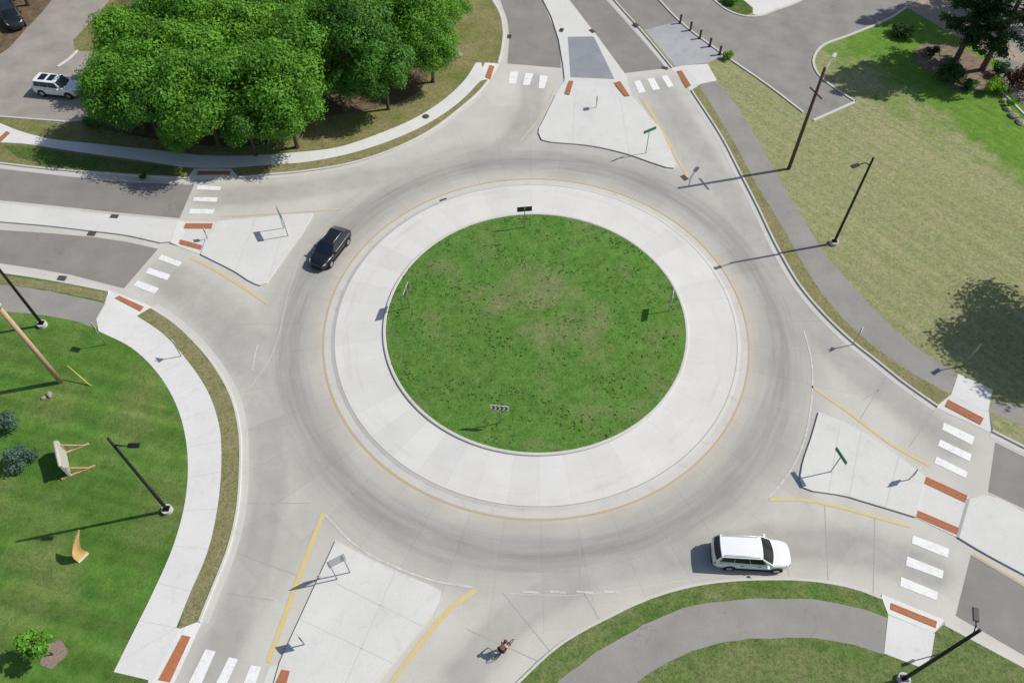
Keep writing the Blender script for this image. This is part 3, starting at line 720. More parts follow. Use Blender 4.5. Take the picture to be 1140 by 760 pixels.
# ------------------------------------------------------------------ paint
def quad_sheet(name, px, z, mat): return sheet(name, GL(px), z, mat)
STRIPES = [
 [(568, 80), (577, 80), (574.5, 93.4), (566, 93.4)], [(585, 81.5), (594, 82), (589.5, 95), (582, 95)], [(601, 84), (610, 85), (606, 98.7), (599.5, 98.7)],
 [(706, 91), (712.6, 89.5), (719, 102.6), (711, 104)], [(720.5, 88), (728, 87), (735, 99.5), (727, 101)], [(736, 85), (743, 84), (750, 96), (744, 98)],
 [(220, 206.5), (246, 207.6), (245, 212), (219, 211)], [(216, 219.5), (242.6, 220), (241, 225), (215, 224)], [(212, 232.8), (239, 233), (237, 238.4), (210, 238)],
 [(180, 283.4), (202.6, 292), (199, 297), (176, 288.4)], [(166, 298), (190, 306), (186, 312), (162, 303.7)], [(153, 312), (177, 321), (172, 327), (149, 318)],
 [(1050.5, 470), (1085, 486), (1082, 495), (1048.7, 478)], [(1046.6, 489), (1081.6, 505.5), (1079.5, 513.4), (1044, 496)], [(1042.6, 508), (1077, 525), (1075, 532), (1040, 515)],
 [(1016, 595.5), (1057, 610.5), (1054.5, 620.5), (1015, 604.5)], [(1010, 619), (1050.5, 635), (1049, 644), (1008, 629)], [(1003, 641.6), (1044, 658.7), (1042.6, 668), (1002, 652)],
 [(229, 722), (240, 725), (222, 766), (209, 762)], [(255, 731), (265, 733.5), (247, 773), (236, 769)], [(279, 740), (291, 742), (277, 782), (265, 777)],
]
for q in STRIPES: quad_sheet('crosswalk_stripe', q, Z2 + 0.006, 'white')
def pline(px, w, mat='yellow', z=Z2 + 0.004, name='painted_line', off=0.0):
    L = SL(px, 0.4); strip(name, L, off - w / 2, off + w / 2, z, mat)
pline([(716, 110), (731, 136), (746, 162), (757, 183), (766, 198)], 0.22)
pline([(711, 107), (722, 125), (735, 147)], 0.12, 'yellowworn')
pline([(617, 99), (602, 129), (590, 145), (578.4, 158)], 0.16, 'yellowworn')
pline([(245, 241.5), (280, 239.5), (330, 236.5), (380, 232.6)], 0.18, 'yellowworn')
pline([(212, 287), (240, 301), (263, 315), (298.4, 338)], 0.22)
pline([(904, 430), (928, 447), (950.5, 463), (987, 491), (1034.7, 518)], 0.22)
pline([(856, 555.5), (900.5, 557), (929.5, 563), (960, 571), (1013.7, 586)], 0.22)
pline([(360, 571), (340, 623), (320, 678), (298.4, 737)], 0.34)
pline([(530, 656), (510, 670), (490.5, 689), (464, 722), (436, 760), (405, 810)], 0.34)
pline([(895, 368), (903, 400), (902, 457), (892, 500), (878, 527), (853, 557)], 0.12, 'whiteworn')
pline([(362, 573), (396, 607), (443, 632), (485, 646.5), (527, 653.4)], 0.14, 'whiteworn')
pline([(726, 184), (748, 192), (766, 199)], 0.12, 'whiteworn')
for a, b in ((581, 600), (612, 630), (641.6, 660), (672, 690)):
    pline([(a, 658), (b, 659.5)], 0.14, 'whiteworn')
pline([(281, 412), (284, 395), (287, 384)], 0.10, 'whiteworn')
pline([(1101, 549), (1140, 568), (1300, 643)], 0.12, 'yellowworn')
pline([(1085, 616.5), (1140, 649), (1300, 733)], 0.14, 'yellow')

# ------------------------------------------------------------------ rust red tactile pads
def z_on(ramp, p):
    a0, b0, b1, a1 = [Vector(G2(q)) for q in ramp]; p = Vector(p)
    o_ = ((a0 + a1) / 2 - (b0 + b1) / 2).normalized() * 0.25
    def dl(q, u, v): d = (v - u).normalized(); return abs((q - u).x * d.y - (q - u).y * d.x)
    df, db = dl(p, a0 + o_, a1 + o_), dl(p, b0, b1)
    return 0.016 + (PZ - 0.016) * df / (df + db) + 0.012
def pad(px, label, ramp=None, z=None):
    P = GL(px); zz = [(z if z is not None else z_on(ramp, p)) + 0.022 for p in P]
    n = Vector((0, 0, 1)); cx = sum(p[0] for p in P) / 4; cy = sum(p[1] for p in P) / 4; cz = sum(zz) / 4
    bm = bmesh.new()
    top = [bm.verts.new((p[0] - cx, p[1] - cy, q - cz)) for p, q in zip(P, zz)]
    bot = [bm.verts.new((p[0] - cx, p[1] - cy, q - cz - 0.03)) for p, q in zip(P, zz)]
    bm.faces.new(top); bm.faces.new(bot[::-1])
    for i in range(4): bm.faces.new((top[i], bot[i], bot[(i + 1) % 4], top[(i + 1) % 4]))
    # truncated domes in rows
    A, B, D = Vector(top[0].co), Vector(top[1].co), Vector(top[3].co)
    nu, nv = max(2, int((B - A).length / 0.2)), max(2, int((D - A).length / 0.2))
    Cc = Vector(top[2].co)
    for i in range(nu):
        for j in range(nv):
            u, w = (i + 0.5) / nu, (j + 0.5) / nv
            q = (A * (1 - u) + B * u) * (1 - w) + (D * (1 - u) + Cc * u) * w
            ring = [bm.verts.new(q + Vector((0.035 * math.cos(k * PI / 2), 0.035 * math.sin(k * PI / 2), 0.006))) for k in range(4)]
            ap = bm.verts.new(q + Vector((0, 0, 0.016)))
            for k in range(4): bm.faces.new((ring[k], ring[(k + 1) % 4], ap))
    bmesh.ops.recalc_face_normals(bm, faces=bm.faces)
    o = bm_obj('tactile_pad', bm, 'tactile'); o.location = (cx, cy, cz)
    setp(o, label=label, category='tactile pad', group='rust red tactile pads at the crosswalk ends')
KR = {k: v[1] for k, v in KERB_RUNS.items()}
pad([(545, 73.5), (550.5, 74.5), (546, 89), (540, 87)], 'narrow rust red tactile pad where the curving sidewalk meets the road below the wood', KR['NW'][0])
pad([(-3, 157), (8, 147), (12, 149.5), (1, 160)], 'rust red tactile pad cut by the left edge, at the parking lot corner', None, PZ - 0.018)
pad([(221, 191.5), (257, 191.5), (256, 195.5), (219.5, 195.5)], 'rust red tactile pad in deep tree shade at the kerb', KR['NW'][1])
pad([(753, 80), (758.7, 79.5), (769, 96), (764, 98.5)], 'rust red tactile pad between the bollard plaza and the grey path', KR['NE'][0])
pad([(1055, 445.5), (1094.5, 466), (1091, 473), (1051.5, 452.5)], 'rust red tactile pad beside the big tree shadow on the tan lawn', KR['NE'][1])
pad([(991.5, 671), (1042.6, 691.6), (1041, 699), (990.5, 678.4)], 'rust red tactile pad near the leaning black lamp post at the bottom right', KR['SE'][0])
pad([(133, 329.5), (160.5, 342), (156.6, 347.5), (128, 332.5)], 'rust red tactile pad at the top of the wide white sidewalk on the left', KR['SW'][0])
pad([(203.5, 707), (212.6, 708.7), (189.5, 759), (177, 757)], 'long rust red tactile pad at the lower end of the white sidewalk', KR['SW'][1])
pad([(634, 88.5), (639, 88.5), (634, 106.5), (628.5, 105)], 'rust red tactile pad left of the blue grey paving on the top refuge', None, Z2 + 0.055)
pad([(681.5, 91.5), (689, 89.5), (701, 107.5), (695.5, 108)], 'rust red tactile pad right of the blue grey paving on the top refuge', None, Z2 + 0.055)
pad([(201, 249), (237, 249), (235.5, 255), (200, 254.8)], 'upper rust red tactile pad of the pair on the left refuge', None, Z2 + 0.012)
pad([(193, 264.7), (225.5, 273.4), (223.5, 278.5), (191, 269.8)], 'slanting lower rust red tactile pad of the pair on the left refuge', None, Z2 + 0.012)
pad([(1031, 530.5), (1077, 551.6), (1074, 559.5), (1028.7, 538)], 'upper rust red tactile pad of the pair on the right refuge', None, Z2 + 0.012)
pad([(1020.5, 567.5), (1067.6, 587.6), (1065, 595), (1019, 575)], 'lower rust red tactile pad of the pair on the right refuge', None, Z2 + 0.012)
pad([(314, 745.5), (323.4, 747), (317, 770), (304, 768)], 'rust red tactile pad cut by the bottom edge, on the lower refuge', None, IZ + 0.002)

# storm drains along the kerbs
def drain(px, label, rz, z=Z2):
    p = survey(*px); t = thing('storm_drain', (p.x, p.y, z), rz, label, 'storm drain', 'dark iron storm drains in the gutters')
    box('frame', (0, 0, 0.012), (0.72, 0.46, 0.03), 'iron', t, bevel=0.008)
    bm = bmesh.new()
    for k in range(6): add_box(bm, Vector((-0.27 + k * 0.108, 0, 0.035)), (0.04, 0.34, 0.02))
    bm_obj('grate', bm, 'darkgrey', t)
drain((128, 242), 'dark storm drain against the upper kerb of the left median', R(-5), IZ)
drain((102, 260.5), 'dark storm drain in the gutter below the left median', R(-5))
drain((70, 310.5), 'dark storm drain by the verge strip of the grey path on the left', R(-8), 0.135)
drain((625, 35), 'dark storm drain at the left kerb of the top median', R(70), IZ)
drain((659, 36), 'dark storm drain at the right kerb of the top median', R(-55), IZ)
drain((708, 29), 'dark storm drain in the kerb beside the dark asphalt above the bollards', R(-55), 0.14)
drain((740, 76), 'dark storm drain at the corner of the top right crosswalk', R(-20))
drain((567, 41), 'dark storm drain in the gutter beside the upper left road of the top leg', R(85))
drain((494, 223.5), 'rusty storm drain on the ring gutter above the lawn circle', R(25), 0.02)
drain((762, 198), 'dark storm drain at the tip of the top splitter island', R(-60))
p = survey(474, 131); m = thing('utility_cover', (p.x, p.y, PZ), 0.4, 'small dark utility cover set in the white sidewalk under the trees', 'utility cover')
bm = bmesh.new(); bmesh.ops.create_cone(bm, cap_ends=True, segments=20, radius1=0.36, radius2=0.34, depth=0.03); bm_obj('frame', bm, 'iron', m).location = (0, 0, 0.016)
bm = bmesh.new(); bmesh.ops.create_cone(bm, cap_ends=True, segments=20, radius1=0.27, radius2=0.26, depth=0.02); bm_obj('lid', bm, 'darkgrey', m).location = (0, 0, 0.036)

# ------------------------------------------------------------------ lamps and poles
def street_lamp(base, headpx, h, label, hz=9.2):
    b = survey(*base, GZ)
    t = thing('street_lamp', b, 0, label, 'street lamp', 'black street lamps round the junction')
    bm = bmesh.new(); bmesh.ops.create_cone(bm, cap_ends=True, segments=24, radius1=0.36, radius2=0.36, depth=0.5)
    bmesh.ops.translate(bm, vec=(0, 0, 0.05), verts=bm.verts); bm_obj('footing', bm, 'kerb', t)
    box('base_plate', (0, 0, 0.33), (0.42, 0.42, 0.06), 'black', t, bevel=0.01)
    tube('pole', [(0, 0, 0.3), (0, 0, h * 0.5), (0, 0, h)], [0.125, 0.105, 0.085], 'black', t, 10)
    q = survey(*headpx, hz + GZ) - b; d = Vector((q.x, q.y, 0)); L = d.length; d.normalize()
    tube('arm', [(0, 0, h - 0.75), tuple(d * L * 0.4 + Vector((0, 0, hz + 0.02))), tuple(d * (L - 0.35) + Vector((0, 0, hz + 0.03)))], [0.05, 0.045, 0.04], 'black', t, 8)
    ang = math.atan2(d.y, d.x)
    hd = box('lamp_head', (0, 0, 0), (0.72, 0.32, 0.10), 'black', t, bevel=0.04); hd.location = (*(d * L)[:2], hz + 0.03); hd.rotation_euler = (0, 0, ang)
    ls = box('lens', (0.08, 0, -0.065), (0.5, 0.28, 0.03), 'lamp', hd, bevel=0.01)
street_lamp((928, 271), (952, 185), 9.5, 'black street lamp standing alone in the tan dry lawn')
street_lamp((187, 568), (149, 496), 9.9, 'black street lamp on the green lawn by the curved white sidewalk', 9.0)
street_lamp((48, 362), (-45, 305), 9.8, 'black street lamp rooted at the edge of the grey path on the left')
street_lamp((1005, 756), (1086, 684), 9.8, 'black street lamp leaning across the bottom right corner beside the concrete ramp', 9.4)

def utility_pole(base, h, mat, r, label):
    b = survey(*base, GZ); t = thing('utility_pole', b, 0, label, 'utility pole')
    tube('pole', [(0, 0, -0.1), (0, 0, h * 0.5), (0, 0, h)], [r, r * 0.88, r * 0.72], mat, t, 12)
    return t, b
t, b = utility_pole((878, 188), 10.9, 'postwood', 0.17, 'tall brown wooden pole with a lamp arm beside the grey path')
p0 = survey(917, 82, 10.3) ; p1 = survey(928, 63, 10.5) - b; d = Vector((p1.x, p1.y, 0))
tube('lamp_arm', [(0, 0, 9.9), tuple(d * 0.5 + Vector((0, 0, 10.35))), tuple(d + Vector((0, 0, 10.4)))], 0.04, 'steel', t)
hd = box('lamp_head', (0, 0, 0), (0.75, 0.30, 0.14), 'alu', t, bevel=0.05); hd.location = (*(d * 1.05)[:2], 10.4); hd.rotation_euler = (0, 0, math.atan2(d.y, d.x))
ca = Vector(G2((785, 215.5))) - Vector(G2((770.5, 197))); ca.normalize()
box('crossarm', (0, 0, 8.4), (1.7, 0.10, 0.12), 'postwood', t, Euler((0, 0, math.atan2(ca.y, ca.x))), 0.01)
t, b = utility_pole((68, 425), 9.1, 'tanwood', 0.21, 'thick tan wooden pole leaning over the green lawn on the left')
tube('cap', [(0, 0, 9.1), (0, 0, 9.45)], [0.26, 0.22], 'alu', t, 12)
tube('lamp_arm', [(0, 0, 8.8), (-0.8, 0.5, 9.2), (-1.6, 1.0, 9.3)], 0.04, 'steel', t)
box('lamp_head', (-1.8, 1.12, 9.3), (0.75, 0.30, 0.14), 'alu', t, Euler((0, 0, R(148))), 0.05)
# yellow guy sleeve by the tan pole
a = survey(102, 430, GZ); e = survey(75, 407, GZ + 1.3)
tt = thing('guy_wire', a, 0, 'slim yellow guy wire sleeve slanting out of the lawn near the tan pole', 'guy wire')
tube('sleeve', [(0, 0, -0.05), tuple(e - a)], 0.045, 'guy', tt)
tube('anchor', [(0.08, 0.05, -0.05), (0, 0, 0.12)], 0.03, 'steel', tt)

# ------------------------------------------------------------------ signs
def glyph_chevron(bm, cx, w, h, th, y):
    pts = [(cx - w / 2, -h / 2), (cx - w / 2 + th, -h / 2), (cx + w / 2, 0), (cx - w / 2 + th, h / 2), (cx - w / 2, h / 2), (cx + w / 2 - th, 0)]
    f = [bm.verts.new((p[0], y, p[1])) for p in pts]; b_ = [bm.verts.new((p[0], y + 0.006, p[1])) for p in pts]
    bm.faces.new((f[0], f[1], f[2], f[5])); bm.faces.new((f[5], f[2], f[3], f[4]))
    for i in range(6): bm.faces.new((f[i], b_[i], b_[(i + 1) % 6], f[(i + 1) % 6]))
def chevron_sign(x, y, face, label):
    """face: the heading the panel looks towards"""
    z = mound_z(x, y)
    t = thing('chevron_sign', (x, y, z), face + PI / 2, label, 'chevron sign', 'chevron boards round the lawn circle')
    tube('post', [(0, 0.05, -0.1), (0, 0.05, 2.5)], 0.035, 'steel', t)
    pn = box('panel', (0, 0, 2.15), (1.30, 0.03, 0.58), 'signwhite', t, bevel=0.01)
    bk = box('back', (0, 0.021, 2.15), (1.28, 0.012, 0.56), 'signbackshade', t)
    bm = bmesh.new()
    for k in range(4): glyph_chevron(bm, -0.45 + k * 0.30, 0.29, 0.49, 0.15, -0.022)
    o = bm_obj('chevrons', bm, 'signblack', t); o.location = (0, 0, 2.15)
chevron_sign(-2.77, -9.61, R(-97), 'white board with black chevrons facing the bottom of the lawn circle')
chevron_sign(-10.23, 1.29, R(168), 'chevron board seen edge on at the left of the lawn circle')
chevron_sign(10.81, 0.79, R(-14), 'chevron board seen edge on at the right of the lawn circle')
q = survey(584, 232, 2.6); chevron_sign(q.x, q.y, R(96), 'chevron board with a shade darkened back at the top of the lawn circle')

def panel_sign(base, w, h, hc, ang, front, back, label, cat='road sign', posts=(0.0,), name='road_sign', shape='rect', zb=IZ, lines=None, group=None, frame=False):
    """ang: direction along the panel; front faces ang-90deg"""
    p = Vector((*base, zb)) if not isinstance(base, Vector) else base
    t = thing(name, p, ang, label, cat, group)
    for q in posts: tube('post', [(q, 0.05, -0.1), (q, 0.05, hc + h / 2 - 0.05)], 0.038, 'steel', t)
    if shape == 'rect':
        box('panel', (0, 0, hc), (w, 0.024, h), front, t, bevel=0.006)
        box('back', (0, 0.018, hc), (w - 0.02, 0.010, h - 0.02), back, t)
    else:
        n = {'diamond': 4, 'triangle': 3, 'round': 20, 'penta': 5}[shape]
        rot = {'diamond': PI / 2, 'triangle': -PI / 2, 'round': 0, 'penta': PI / 2}[shape]
        for nm, y0, y1, mt, rr in (('panel', -0.012, 0.012, front, w / 2), ('back', 0.0125, 0.02, back, w / 2 - 0.01)):
            bm = bmesh.new(); A = [bm.verts.new((rr * math.cos(rot + 2 * PI * k / n), y0, hc + rr * math.sin(rot + 2 * PI * k / n))) for k in range(n)]
            B = [bm.verts.new((v_.co.x, y1, v_.co.z)) for v_ in A]
            bm.faces.new(A); bm.faces.new(B[::-1])
            for k in range(n): bm.faces.new((A[k], B[k], B[(k + 1) % n], A[(k + 1) % n]))
            bmesh.ops.recalc_face_normals(bm, faces=bm.faces); bm_obj(nm, bm, mt, t)
    return t
def adir(a, b, z=0.0):
    A, B = Vector(G2(a, z)), Vector(G2(b, z)); d = B - A; return math.atan2(d.y, d.x)
# green street name blades
panel_sign((20.44, -13.52), 1.28, 0.36, 2.35, adir((929, 499), (941, 517), 2.4), 'signgreen', 'signgreen', 'long green street name blade on a thin post, right splitter island', 'street sign', name='street_sign', group='green street name signs')
panel_sign((11.05, 20.3), 1.45, 0.34, 2.75, adir((720.5, 150), (735, 144), 2.7), 'signgreen', 'signgreen', 'green street name blade on a thin post, top splitter island', 'street sign', name='street_sign', group='green street name signs')
# guide signs on two posts
panel_sign((-21.78, 10.1), 1.35, 0.55, 2.35, adir((314, 255), (322, 264)) - R(10), 'signgreen', 'alu', 'wide sign board on two thin posts, left splitter island', 'guide sign', posts=(-0.55, 0.55), name='guide_sign')
panel_sign((-12.9, -20.75), 1.15, 0.95, 2.45, adir((391, 636), (374, 645)), 'signgreen', 'alu', 'pale backed sign board on two posts casting a thin shadow, bottom splitter island', 'guide sign', posts=(-0.45, 0.45), name='guide_sign')
# small signs by the crossings; panels stand edge on to the camera
def small_sign(px, label, ang, shape='rect', w=0.62, h=0.75, hc=1.75, front='signwhite', zb=IZ, back='alu'):
    p = survey(*px); ang = math.atan2(p.y - CAM.y, p.x - CAM.x) + R(4)
    return panel_sign((p.x, p.y), w, h, hc, ang, front, back, label, 'road sign', name='road_sign', shape=shape, zb=zb)
small_sign((1012, 535), 'small white sign near the red pads of the right refuge', R(62), hc=1.2)
small_sign((340, 717), 'small white sign near the lower edge of the bottom splitter island', R(62), hc=1.2)
small_sign((232, 266), 'small white sign beside the red pads of the left refuge', R(55), hc=0.9, w=0.4, h=0.5)
small_sign((664, 121), 'small sign standing upright just below the blue grey paving', R(80), hc=1.1, w=0.5, h=0.6)
small_sign((119, 384), 'crossing sign on a thin post beside the top of the left white sidewalk', R(120), 'diamond', 0.9, 0.9, 2.35, 'signlime', GZ)
panel_sign(Vector((32.93, -4.55, GZ)), 0.9, 0.9, 2.4, R(50), 'signlime', 'alu', 'crossing sign on a thin post by the tree shadow on the tan lawn', 'road sign', name='road_sign', shape='diamond')
small_sign((1046, 729), 'crossing sign on a thin post at the concrete ramp near the bottom right lamp', R(35), 'diamond', 0.95, 0.95, 2.2, 'signlime', GZ)
small_sign((203, 397), 'slim yield sign in the dry verge beside the white sidewalk', R(100), 'triangle', 0.75, 0.75, 1.7, 'signwhite', GZ)
small_sign((950, 384), 'slim yield sign in the narrow verge beside the kerb below the tan lawn', R(95), 'triangle', 0.75, 0.75, 1.7, 'signwhite', GZ)

# ------------------------------------------------------------------ bollards
bl = [(757, 26), (768.5, 34), (779, 43), (790, 52), (801, 61)]
names = ['farthest dark bollard of the five, at the top of the row', 'second dark bollard from the top of the row of five', 'middle dark bollard of the row of five',
         'fourth dark bollard from the top of the row of five', 'nearest dark bollard of the five, beside the lime shrub']
bp = None
for i, (px, lb) in enumerate(zip(bl, names)):
    p = survey(*px, PZ)
    if bp is None:
        bp = thing('bollard', p, 0, lb, 'bollard', 'row of dark bollards on the pale plaza')
        tube('post', [(0, 0, 0), (0, 0, 0.5), (0, 0, 0.92)], [0.13, 0.125, 0.12], 'darkgrey', bp, 12)
        tube('cap', [(0, 0, 0.92), (0, 0, 0.98), (0, 0, 1.03)], [0.145, 0.13, 0.05], 'black', bp, 12)
        tube('base', [(0, 0, 0), (0, 0, 0.06)], [0.2, 0.18], 'black', bp, 12)
    else:
        r_ = bp.copy(); C.objects.link(r_); r_.location = p; r_['label'] = lb
        for ch in list(bp.children):
            c_ = ch.copy(); C.objects.link(c_); c_.parent = r_

# ------------------------------------------------------------------ vehicles
for nm, col, coat in (('white car paint', (0.80, 0.80, 0.79), 0.6), ('black car paint', (0.008, 0.009, 0.013), 0.5), ('dark blue grey car paint', (0.015, 0.018, 0.024), 0.6)):
    MT[nm] = plain(nm, col, 0.32, 0.5, 0.0, coat)
MT['glass'] = plain('car glass', (0.010, 0.016, 0.020), 0.10, 0.35)
MT['blueglass'] = plain('tinted car glass', (0.010, 0.016, 0.030), 0.05, 0.7)
MT['tyre'] = plain('tyre rubber', (0.014, 0.014, 0.015), 0.85, 0.2)
MT['rim'] = plain('alloy rim', (0.42, 0.43, 0.44), 0.35, 0.5, 0.7)
MT['trim'] = plain('black plastic trim', (0.015, 0.015, 0.016), 0.6, 0.3)
MT['headlight'] = plain('headlight lens', (0.55, 0.57, 0.60), 0.1, 0.7)
MT['taillight'] = plain('red tail light', (0.30, 0.012, 0.012), 0.2, 0.6)
MT['plate'] = plain('number plate', (0.60, 0.62, 0.66), 0.5, 0.4)

def car(loc, rz, label, body_mat, P, cat='car', group=None, glass='glass', racks=True, sunroof=False, name='parked_car'):
    """P: L length, W width, H height, zb belt height, hood height; xa..xd windshield base/top, rear window top/base (front is +x)"""
    t = thing(name, loc, rz, label, cat, group)
    L, Wd, H, zb, zh = P['L'], P['W'], P['H'], P['belt'], P['hood']
    hw = Wd / 2; xa, xb, xc, xd = P['x']
    xf, xr = L / 2, -L / 2
    # lower body: cross sections from nose to tail
    st = []
    def sec(x, w, zbot, zmid, zt, deck):
        st.append([(x, s_ * k * w, z) for k, z, s_ in ((0.86, zbot, 1), (0.97, zbot + 0.10, 1), (1.0, zmid, 1), (0.985, zt - 0.10, 1), (deck, zt, 1))] +
                  [(x, 0, zt + 0.035)] + [(x, s_ * k * w, z) for k, z, s_ in ((deck, zt, -1), (0.985, zt - 0.10, -1), (1.0, zmid, -1), (0.97, zbot + 0.10, -1), (0.86, zbot, -1))])
    sec(xf, hw * 0.40, 0.36, 0.50, zh - 0.26, 0.86)
    sec(xf - 0.06, hw * 0.62, 0.29, 0.50, zh - 0.18, 0.88)
    sec(xf - 0.25, hw * 0.83, 0.24, 0.55, zh - 0.06, 0.88)
    sec(xf - 0.65, hw * 0.965, 0.24, 0.58, zh, 0.86)
    sec(xa + 0.05, hw, 0.24, 0.62, zb - 0.02, 0.88)
    sec((xa + xd) / 2, hw, 0.24, 0.62, zb, 0.92)
    sec(xd + 0.25, hw * 0.995, 0.25, 0.64, zb + 0.02, 0.90)
    sec(xr + 0.30, hw * 0.97, 0.27, 0.64, P['tail'], 0.88)
    sec(xr + 0.08, hw * 0.86, 0.30, 0.64, P['tail'] - 0.05, 0.88)
    sec(xr, hw * 0.66, 0.36, 0.60, P['tail'] - 0.16, 0.86)
    v = [p for s_ in st for p in s_]; n = 11; f = []
    for i in range(len(st) - 1):
        for k in range(n):
            j = (k + 1) % n; f.append((i * n + k, (i + 1) * n + k, (i + 1) * n + j, i * n + j))
    f += [tuple(range(n)), tuple((len(st) - 1) * n + k for k in reversed(range(n)))]
    b = mesh_obj('body', v, f, body_mat, t, True)
    bm = bmesh.new(); bm.from_mesh(b.data); bmesh.ops.recalc_face_normals(bm, faces=bm.faces); bm.to_mesh(b.data); bm.free()
    md = b.modifiers.new('s', 'SUBSURF'); md.levels = 1; md.render_levels = 2
    # cabin: roof shell and pillars
    wb, wr = hw * 0.93, hw * P.get('rw', 0.76)
    rows = [(xa, wb, zb - 0.05), (xb, wr, H - 0.05), (xc, wr * 0.98, H - 0.06), (xd, wb * 0.95, P['tail'] - 0.03)]
    A = [Vector((x, w, z)) for x, w, z in rows]; Bv = [Vector((x, -w, z)) for x, w, z in rows]
    BOW = P.get('bow', 0.20)
    xs = [xb + (xc - xb) * k / 5 for k in range(6)]
    vv, ff = [], []
    # roof panel with crown
    for x in xs:
        u = (x - xb) / (xc - xb); w = wr + (wr * 0.98 - wr) * u; zc = H - 0.05 - 0.01 * u
        bow = 0.05 * math.sin(PI * min(1, max(0, 0.12 + 0.8 * u)))
        for k in range(-4, 5):
            q = k / 4; vv.append((x + (0.05 * (1 - q * q) if x == xs[0] else (-0.04 * (1 - q * q) if x == xs[-1] else 0)), w * q, zc + bow * (1 - q * q) + (0.0 if abs(q) < 1 else -0.02)))
    for i in range(5):
        for k in range(8): ff.append((i * 9 + k, (i + 1) * 9 + k, (i + 1) * 9 + k + 1, i * 9 + k + 1))
    o0 = len(vv)
    # roof underside rim + cabin walls
    vv += [tuple(p) for p in (A[0], A[1], A[2], A[3], Bv[0], Bv[1], Bv[2], Bv[3])]
    ff += [(o0, o0 + 1, o0 + 2, o0 + 3), (o0 + 4, o0 + 7, o0 + 6, o0 + 5), ]
    for lo, hi, bl_, bh in ((0, 1, BOW, 0.05), (3, 2, -BOW * 0.6, -0.04)):
        i0 = len(vv)
        for k in range(-4, 5):
            q = k / 4; e_ = 1 - q * q
            vv += [(A[lo].x + bl_ * e_, A[lo].y * q, A[lo].z), (A[hi].x + bh * e_, A[hi].y * q, A[hi].z + 0.01 * e_)]
        for k in range(8):
            f4 = (i0 + 2 * k, i0 + 2 * k + 1, i0 + 2 * k + 3, i0 + 2 * k + 2); ff.append(f4 if lo == 0 else f4[::-1])
    cb = mesh_obj('roof', vv, ff, body_mat, t)
    for pl in cb.data.polygons:
        if pl.index < 40: pl.use_smooth = True
    # glass, a little proud of the cabin walls
    def pane(nm, q, u0, u1, w0, w1, off=0.012):
        a, b_, c_, d_ = q      # a,b bottom; d,c top
        def at(u, w): return (a * (1 - u) + b_ * u) * (1 - w) + (d_ * (1 - u) + c_ * u) * w
        nrm = (b_ - a).cross(d_ - a).normalized()
        ctr = (a + b_ + c_ + d_) / 4
        if nrm.dot(ctr - Vector((0, 0, zb - 0.1))) < 0: nrm = -nrm
        pts = [at(u0[0], w0) + nrm * off, at(u1[0], w0) + nrm * off, at(u1[1], w1) + nrm * off, at(u0[1], w1) + nrm * off]
        ins = [at(u0[0], w0) - nrm * 0.01, at(u1[0], w0) - nrm * 0.01, at(u1[1], w1) - nrm * 0.01, at(u0[1], w1) - nrm * 0.01]
        o = mesh_obj(nm, pts + ins, [(0, 1, 2, 3), (7, 6, 5, 4)] + [(i, i + 4, (i + 1) % 4 + 4, (i + 1) % 4) for i in range(4)], glass, t)
        bm = bmesh.new(); bm.from_mesh(o.data); bmesh.ops.recalc_face_normals(bm, faces=bm.faces); bm.to_mesh(o.data); bm.free()
    def screen(nm, lo, hi, bl_, bh, w0, w1, m_):
        vs, fs = [], []
        for d_ in (0.014, -0.01):
            for k in range(-6, 7):
                q = k / 6 * m_; e_ = 1 - q * q; sg = 1 if bl_ > 0 else -1
                p0 = Vector((A[lo].x + bl_ * e_, A[lo].y * q, A[lo].z)); p1 = Vector((A[hi].x + bh * e_, A[hi].y * q, A[hi].z + 0.01 * e_))
                n_ = Vector((sg * (p1.z - p0.z), 0, abs(p1.x - p0.x))).normalized() * d_
                vs += [p0.lerp(p1, w0) + n_, p0.lerp(p1, w1) + n_]
        for k in range(12):
            fs += [(2 * k, 2 * k + 1, 2 * k + 3, 2 * k + 2), (26 + 2 * k, 28 + 2 * k, 29 + 2 * k, 27 + 2 * k), (2 * k, 2 * k + 2, 28 + 2 * k, 26 + 2 * k), (2 * k + 1, 27 + 2 * k, 29 + 2 * k, 2 * k + 3)]
        fs += [(0, 26, 27, 1), (24, 25, 51, 50)]
        o = mesh_obj(nm, vs, fs, glass, t); bm = bmesh.new(); bm.from_mesh(o.data); bmesh.ops.recalc_face_normals(bm, faces=bm.faces); bm.to_mesh(o.data); bm.free()
        o.data.polygons.foreach_set('use_smooth', [False] * len(o.data.polygons))
    screen('windshield', 0, 1, BOW, 0.05, 0.14, 0.95, 0.93)
    screen('rear_window', 3, 2, -BOW * 0.6, -0.04, 0.22, 0.93, 0.90)
    for side in (A, Bv):
        q = (side[0], side[3], side[2], side[1])
        # u runs from the windshield pillar to the rear pillar
        cuts = P.get('cuts', ((0.10, 0.03, 0.43, 0.345), (0.44, 0.355, 0.71, 0.71), (0.72, 0.72, 0.93, 0.95)))
        for c0b, c0t, c1b, c1t in cuts: pane('side_window', q, (c0b, c0t), (c1b, c1t), 0.16, 0.90)
    # wheels with dark arches
    rr = P.get('wheel', 0.34)
